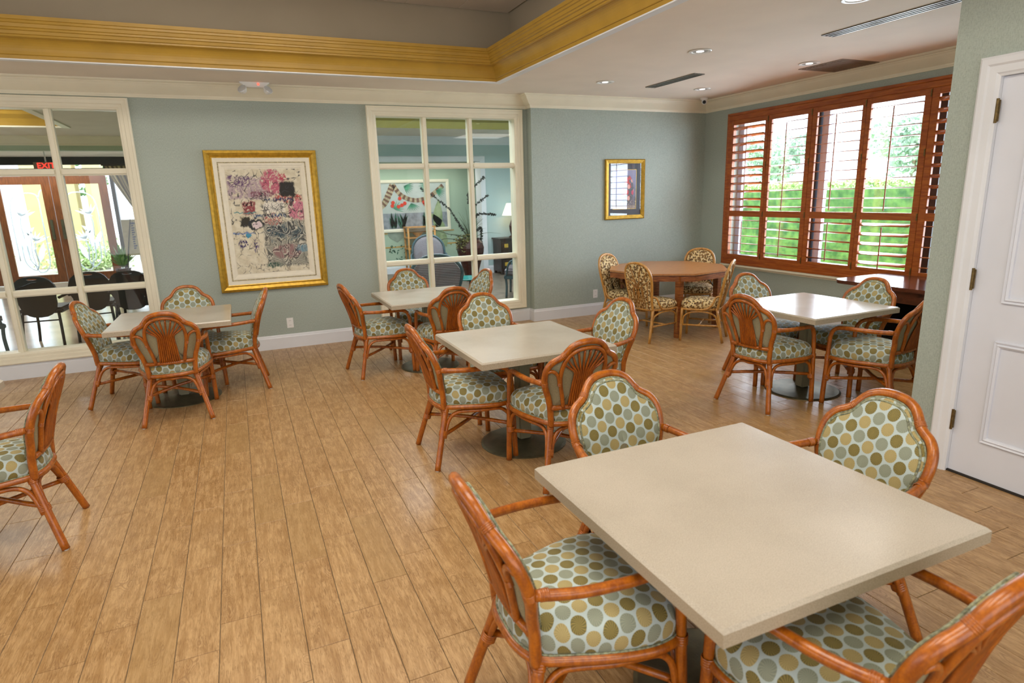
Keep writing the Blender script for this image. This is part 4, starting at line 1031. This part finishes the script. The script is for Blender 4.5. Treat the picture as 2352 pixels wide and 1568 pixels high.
cht = empty('dark_chest', (5.60, 12.72, 0)); tag(cht, 'dark chest with brass pulls standing against the blue wall', 'chest')
box('carcass', -.36, .36, -.22, .24, .06, .76, 'dark_wood', cht, .004); box('top_board', -.39, .39, -.25, .25, .76, .79, 'dark_wood', cht, .004)
for z in (.14, .34, .54):
    d_ = box('drawer', -.33, .33, -.235, -.22, z, z+.17, 'dark_wood', cht, .003)
    for x in (-.24, .24): box('pull', x-.045, x+.045, -.245, -.235, z+.05, z+.13, 'gold_light', d_, .003)
for x in (-.33, .33):
    for y in (-.19, .21): box('leg', x-.025, x+.025, y-.025, y+.025, 0, .07, 'dark_wood', cht)
lm_ = empty('table_lamp', (5.62, 12.72, .79)); tag(lm_, 'table lamp with a cream shade on the dark chest', 'lamp')
lathe('lamp_base', [(.08, 0), (.08, .02), (.03, .05), (.06, .15), (.07, .25), (.03, .36), (.015, .40), (.015, .50)], 'urn_clay', lm_, 20)
lathe('lamp_shade', [(.22, .48), (.12, .74), (.118, .74), (.217, .48)], 'shade_glow', lm_, 24)
gt = empty('glass_side_table', (3.35, 9.45, 0)); tag(gt, 'small glass top side table with dark legs behind the interior window', 'table')
lathe('glass_top', [(.26, .40), (.265, .405), (.265, .415), (.26, .42)], 'glass_teal', gt, 32)
for k in range(3): a = k*2.1+.4; tube('leg', [(.22*math.cos(a), .22*math.sin(a), 0), (.12*math.cos(a), .12*math.sin(a), .2), (.20*math.cos(a), .20*math.sin(a), .40)], .012, 'black_metal', gt, 4)

# ================================================================ LOBBY beyond window_1
struct(box('floor_lobby', -9, -.08, YB+.16, 17.5, -.06, 0, 'lobby_tile'))
struct(box('wall_lobby_left', -9.16, -9, YB, 18, 0, 3.9, 'wallpaper_green')); struct(box('wall_lobby_near', -9, XL-.2, YB, YB+.16, 0, 3.9, 'wallpaper_green'))
bm = bmesh.new(); bx(bm, -9, -.08, YB+.16, 8.3, ZC, ZC+.1); bx(bm, -9, -.08, 11.95, 13.6, ZC, ZC+.1); bx(bm, -2.27, -.08, 8.3, 11.95, ZC, ZC+.1); bx(bm, -9, -8.0, 8.3, 11.95, ZC, ZC+.1); bx(bm, -9, 0, 7.8, 13.6, 3.5, 3.6); bx(bm, -9, -.08, 13.75, 17.6, 2.84, 2.95)
struct(link('ceiling_lobby', tomesh(bm), 'ceiling_paint'))
struct(box('wall_lobby_header', -9, -.08, 13.6, 13.75, 2.69, 3.0, 'wallpaper_green'))
struct(sweep('trim_7', [(-8.0, 8.3), (-2.27, 8.3), (-2.27, 11.95), (-8.0, 11.95)], [(-.1, ZC-.001), (-.1, ZC-.02), (0, ZC-.02), (.0, ZC)], 'trim_cream', True))
struct(sweep('trim_8', [(-8.0, 8.3), (-2.27, 8.3), (-2.27, 11.95), (-8.0, 11.95)], [(.0, ZC), (.01, ZC+.04), (.03, ZC+.10), (.07, ZC+.16), (.08, ZC+.2), (.12, ZC+.26), (-.02, ZC+.6)], 'gold_paint', True))
struct(sweep('trim_9', [(-.08, 13.6), (-9, 13.6)], crown(0), 'trim_cream'))
# storefront
holed('wall_storefront', 'y', 17.5, 17.65, -9, .0, 0, 3.0, [(-7.4, -2.58, -.01, 2.43), (-4.95, -2.66, 2.59, 2.668), (-7.3, -5.05, 2.59, 2.668), (-2.50, -.5, .1, 2.60)], 'alu_dark')
def entrance(n, x0, x1, hand):
    r = struct(empty('door_%d' % n, ((x0+x1)/2, 17.5, 0))); h = (x1-x0)/2
    for s in (-1, 1): box('stile', min(s*h, s*(h-.17)), max(s*h, s*(h-.17)), 0, .05, .01, 2.42, 'entrance_wood', r)
    box('top_rail', -h+.17, h-.17, 0, .05, 2.24, 2.42, 'entrance_wood', r); box('bottom_rail', -h+.17, h-.17, 0, .05, .01, .20, 'entrance_wood', r)
    box('glass_pane', -h+.17, h-.17, .02, .028, .20, 2.24, 'glass', r)
    box('push_handle', hand*(h-.13), hand*(h-.07), -.03, 0, 1.0, 1.45, 'bronze_base', r, .008)
    bm = bmesh.new(); s = -hand; y = .008
    def ln(pts, rr=.013): tube_bm(bm, [Vector((a*s, y, b)) for a, b in [(q.x, q.y) for q in spline([(p_[0], p_[1], 0) for p_ in pts], 6)]], rr, 5)
    ln([(.28, .55), (.28, 1.6), (.20, 1.95), (0, 2.05), (-.22, 2.03), (-.28, 1.9), (-.28, 1.6), (-.28, .6), (-.20, .32), (-.05, .27), (.02, .45)])
    ln([(-.28, 1.95), (-.33, 2.08), (-.37, 2.12)]); ln([(.20, .9), (.18, .5), (.02, .32), (-.06, .5), (-.02, .8)]); ln([(.10, .9), (.08, .55), (-.04, .38)]); ln([(0, 1.05), (.03, .7), (.0, .45)], .010)
    for (cx_, cz_) in ((.12, 1.55), (-.06, .98)):
        ln([(cx_+.0, cz_-.5), (cx_+.02, cz_-.2), (cx_-.01, cz_-.03)], .012)
    fl_ = tomesh(bm); link('etched_lines', fl_, 'etched', r, smooth=True)
    pol = []
    for (cx_, cz_) in ((.12, 1.55), (-.06, .98)):
        for k, a in enumerate((60, 80, 100, 122, 145)): a = math.radians(a); pol.append(leaf_poly((s*cx_, cz_), (s*(cx_+.26*math.cos(a)), cz_+.24*math.sin(a)), .020))
        pol.append(leaf_poly((s*(cx_+.05), cz_-.05), (s*(cx_-.30), cz_+.10), .035))
    pol += [leaf_poly((s*.26, 1.15), (s*.06, .65), .055), leaf_poly((-s*.08, .50), (-s*.22, .95), .06), leaf_poly((s*.12, 1.10), (-s*.10, 1.30), .05)]
    v, f = [], []
    for q in pol:
        b = len(v); v += [(a.x, .012, a.y) for a in q]; f.append(tuple(range(b, b+len(q))))
    link('etched_flowers', pyd(v, f), 'etched', r)
entrance(2, -4.86, -3.76, 1); entrance(3, -3.75, -2.65, -1); entrance(4, -7.2, -6.05, 1); entrance(5, -6.03, -4.92, -1)
gs = empty('exit_sign', (-3.0, 14.0, 2.40)); tag(gs, 'red lit exit sign hanging beyond the left interior window', 'sign')
box('sign_body', -.19, .19, -.02, .02, 0, .12, 'vent_grey', gs, .004); tube('stem', [(0, 0, .12), (0, 0, .45)], .012, 'white_plastic', gs, 0, 6)
tx = bpy.data.curves.new('exit_text', 'FONT'); tx.body = 'EXIT'; tx.size = .135; tx.extrude = .002; tx.align_x = 'CENTER'
to = bpy.data.objects.new('exit_text', tx); dg = bpy.context.evaluated_depsgraph_get(); C.objects.link(to); dg.update()
me = bpy.data.meshes.new_from_object(to.evaluated_get(dg)); bpy.data.objects.remove(to)
o = link('letters', me, 'exit_red', gs, (0, -.024, .013), (math.pi/2, 0, 0))
# curtain, easel sign, plant by the side light
v, f, uv = [], [], []; NU, NV = 36, 14
for j in range(NV+1):
    t_ = j/NV; xl = -2.60+(.60)*t_**1.15; xr = -1.75-.10*t_; z = 2.62-1.27*t_
    for i in range(NU+1):
        s_ = i/NU; v.append((xl+(xr-xl)*s_, 17.25+.035*math.sin(s_*34)*(1-.4*t_), z+(1-s_)*.0)); uv.append((s_, t_))
for j in range(NV):
    for i in range(NU): a = j*(NU+1)+i; f.append((a, a+1, a+NU+2, a+NU+1))
cu = empty('curtain', (0, 0, 0)); link('cloth', pyd(v, f, 'curtain', uv), 'curtain_fabric', cu, smooth=True); tube('curtain_rod', [(-2.66, 17.25, 2.64), (-.6, 17.25, 2.64)], .018, 'dark_wood', cu, 0)
for x_ in (-2.5, -.7): box('bracket', x_-.015, x_+.015, 17.24, 17.5, 2.62, 2.66, 'dark_wood', cu)
tag(cu, 'striped olive curtain swept aside next to the lobby entrance doors', 'curtain')
es = empty('easel_sign', (-2.10, 16.3, 0)); tag(es, 'pale board with blue lettering on an easel by the lobby doors', 'sign')
o = box('board', -.24, .24, -.012, .012, .62, 1.42, 'paper', es); o.rotation_euler = (-.10, 0, 0)
bmv = []
for k in range(11):
    z = .76+k*.05; wd = random.uniform(.018, .035); bmv.append([(-.06, z), (-.06+wd*2, z+.004), (-.06+wd*2, z+.034), (-.06, z+.030)])
bmv += [leaf_poly((-.03, 1.31), (-.03+.07*math.cos(a), 1.33+.05*math.sin(a)), .010) for a in (0, .7, 1.4, 2.2, 3.1)]
o = flat('lettering', bmv, .0135, 'ink_blue', es); o.rotation_euler = (-.10, 0, 0)
for x in (-.18, .18): tube('easel_leg', [(x*1.5, -.02, 0), (x, -.03+.05, .70), (x*.3, .14, 1.42)], .012, 'dark_wood', es, 2, 6)
tube('easel_leg', [(0, .55, 0), (0, .16, 1.4)], .012, 'dark_wood', es, 0, 6)
pp = empty('potted_plant', (-2.52, 16.9, 0)); tag(pp, 'dark green potted plant between the entrance door and the easel sign', 'plant')
lathe('pot', [(.12, 0), (.16, .28), (.17, .30), (.15, .30)], 'urn_clay', pp, 20)
v, f = [], []
for k in range(60):
    a = random.uniform(0, 6.28); e = random.uniform(.5, 1.45); L_ = random.uniform(.35, .75); d = Vector((math.cos(a)*math.cos(e)*.6, math.sin(a)*math.cos(e)*.6, math.sin(e)))
    b0 = Vector((0, 0, .3)); s_ = Vector((-d.y, d.x, 0)).normalized()*.035; m_ = b0+d*L_*.6; e_ = b0+d*L_-Vector((0, 0, .1*L_)); b = len(v)
    v += [tuple(b0), tuple(m_+s_), tuple(e_), tuple(m_-s_)]; f.append((b, b+1, b+2, b+3))
stuff(link('foliage', pyd(v, f), 'shrub_leaf', pp))
# black lobby chairs
def make_black():
    t = empty('lobby_chair', (0, 0, 0)); v = []; f = []; N_ = 24
    ol = []
    for k in range(N_): 
        a = 2*math.pi*k/N_; ca, sa = math.cos(a), math.sin(a); sg = lambda q, e: math.copysign(abs(q)**e, q)
        x = .235*sg(ca, .75)*(1 if sa > 0 else .86); z = .64+.26*sg(sa, .8)
        ol.append((x, z))
    sl = [(.055*math.cos(2*math.pi*k/N_), .862+.011*math.sin(2*math.pi*k/N_)) for k in range(N_)]
    yy = lambda z: -.24-(z-.4)*.16
    for (L_, o_) in ((ol, -.022), (ol, .022)): v += [(x, yy(z)+o_, z) for x, z in L_]
    for (L_, o_) in ((sl, -.022), (sl, .022)): v += [(x, yy(z)+o_, z) for x, z in L_]
    for k in range(N_):
        n = (k+1) % N_; f += [(k, n, N_+n, N_+k), (2*N_+n, 2*N_+k, 3*N_+k, 3*N_+n), (k, 2*N_+k, 2*N_+n, n), (N_+n, 3*N_+n, 3*N_+k, N_+k)]
    link('backrest', pyd(v, f), 'black_uph', t, smooth=False)
    box('seat', -.24, .24, -.25, .25, .42, .49, 'black_uph', t, .02)
    for s in (-1, 1):
        tube('leg', [(s*.19, -.25, .45), (s*.205, -.30, .22), (s*.21, -.33, 0)], .017, 'black_metal', t, 3); tube('leg', [(s*.20, .22, .45), (s*.215, .26, .22), (s*.22, .22, 0)], .017, 'black_metal', t, 3)
        tube('armrest', [(s*.235, -.29, .62), (s*.27, -.1, .64), (s*.27, .14, .63), (s*.25, .22, .45)], .018, 'black_uph', t, 4)
    tube('stretcher', [(-.20, -.28, .34), (.20, -.28, .34)], .009, 'black_metal', t, 0, 6)
    return t
bk = make_black(); bf = [False]
for x, y, az, l in ((-2.33, 9.55, 4, 'black lobby chair with handle slot, leftmost of the three seen through the left window'), (-1.83, 9.75, -3, 'black lobby chair, middle one of three seen through the left window'), (-1.33, 9.55, 3, 'black lobby chair, rightmost of three seen through the left window')):
    place(bk, bf, x, y, az, l, 'chair', 'black chairs in the lobby')
gcn = side_chair(-3.05, 9.2, 60, 'olive upholstered chair at the far left edge of the lobby', .32, .86)

# ================================================================ OUTSIDE
struct(box('ground_garden', XW+.2, 40, -12, 40, -.08, 0, 'grass_green')); struct(box('ground_entrance', -30, XW+.2, 17.65, 45, -.08, -.01, 'pavement'))
struct(box('ground_bed', XW+.2, 9.0, -8, 17, -.02, .012, 'soil'))
pts_ = []
for k in range(42000):
    y = random.uniform(1.5, 16); z = 1.82*random.random()**.8; x = 9.3+.16*random.random()+.10*math.sin(y*3.1+z*2)+.05*math.sin(y*9)
    if random.random() < .22: z = 1.78+random.gauss(0, .05)+.05*math.sin(y*2.3); x = 9.4+random.random()*.8
    pts_.append((Vector((x, y, z)), random.uniform(.035, .06)))
hd = empty('garden_hedge', (9.8, 8.5, 0)); tag(hd, 'clipped bright green hedge outside the shuttered window', 'hedge')
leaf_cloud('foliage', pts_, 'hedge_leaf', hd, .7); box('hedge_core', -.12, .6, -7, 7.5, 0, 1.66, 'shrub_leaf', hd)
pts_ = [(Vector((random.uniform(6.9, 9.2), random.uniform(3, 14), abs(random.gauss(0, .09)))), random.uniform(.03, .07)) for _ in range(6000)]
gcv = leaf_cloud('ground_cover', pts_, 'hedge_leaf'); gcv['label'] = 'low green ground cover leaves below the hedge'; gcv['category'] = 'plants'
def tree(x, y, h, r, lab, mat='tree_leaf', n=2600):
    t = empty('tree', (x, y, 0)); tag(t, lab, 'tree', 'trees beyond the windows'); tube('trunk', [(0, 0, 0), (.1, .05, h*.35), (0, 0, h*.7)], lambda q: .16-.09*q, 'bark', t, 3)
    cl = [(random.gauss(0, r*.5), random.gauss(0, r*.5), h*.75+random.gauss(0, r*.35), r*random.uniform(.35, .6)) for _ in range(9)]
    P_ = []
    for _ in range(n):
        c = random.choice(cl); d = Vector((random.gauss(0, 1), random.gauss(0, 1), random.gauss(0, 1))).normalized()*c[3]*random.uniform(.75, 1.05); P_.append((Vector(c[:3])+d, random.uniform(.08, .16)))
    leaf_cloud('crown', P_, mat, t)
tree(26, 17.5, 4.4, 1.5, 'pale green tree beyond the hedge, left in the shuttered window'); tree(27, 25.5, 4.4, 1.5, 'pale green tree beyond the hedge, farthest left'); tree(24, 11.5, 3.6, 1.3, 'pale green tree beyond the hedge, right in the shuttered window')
tree(-4.5, 27, 5.5, 1.6, 'green tree outside the lobby entrance', 'shrub_leaf', 1800)
ew = empty('entrance_building', (-5.0, 22.0, 0)); tag(ew, 'pale yellow building wall outside the lobby doors', 'building')
box('wall', -.38, .22, 0, .6, 0, 5, 'stucco_yellow', ew); box('wall', .62, .86, 0, .6, 0, 5, 'stucco_yellow', ew); box('wall', 1.12, 1.55, 0, .6, 0, 5, 'stucco_yellow', ew); box('cornice', -.5, 1.7, -.1, .7, 5, 5.2, 'trim_cream', ew)
for i, (x, y, sx) in enumerate(((-6.9, 20.6, 1.1), (-3.9, 20.8, 1.0), (-.9, 21.2, 1.0))):
    P_ = [(Vector((random.gauss(0, .42)*sx, random.gauss(0, .3), abs(random.gauss(.32, .2)))), random.uniform(.03, .07)) for _ in range(2600)]
    t = empty('entrance_shrub', (x, y, 0)); tag(t, ['green shrub outside the left entrance door', 'green shrub outside between the entrance doors', 'green shrub outside the right entrance door'][i], 'shrub', 'shrubs outside the entrance')
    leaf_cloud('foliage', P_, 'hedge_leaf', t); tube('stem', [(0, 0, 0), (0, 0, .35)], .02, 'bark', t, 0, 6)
# roof slab over everything keeps daylight out except through the openings
struct(box('roof_slab', -9.3, XW+.25, YR-.3, 14.5, 3.9, 4.0, 'roof_white')); struct(box('roof_slab_lobby', -9.3, 0.1, 14.5, 17.7, 3.0, 3.1, 'roof_white'))
struct(box('wall_right_upper', XP+.14, XW+.2, YR-.16, YP-.14, ZC+.1, 3.9, 'roof_white'))
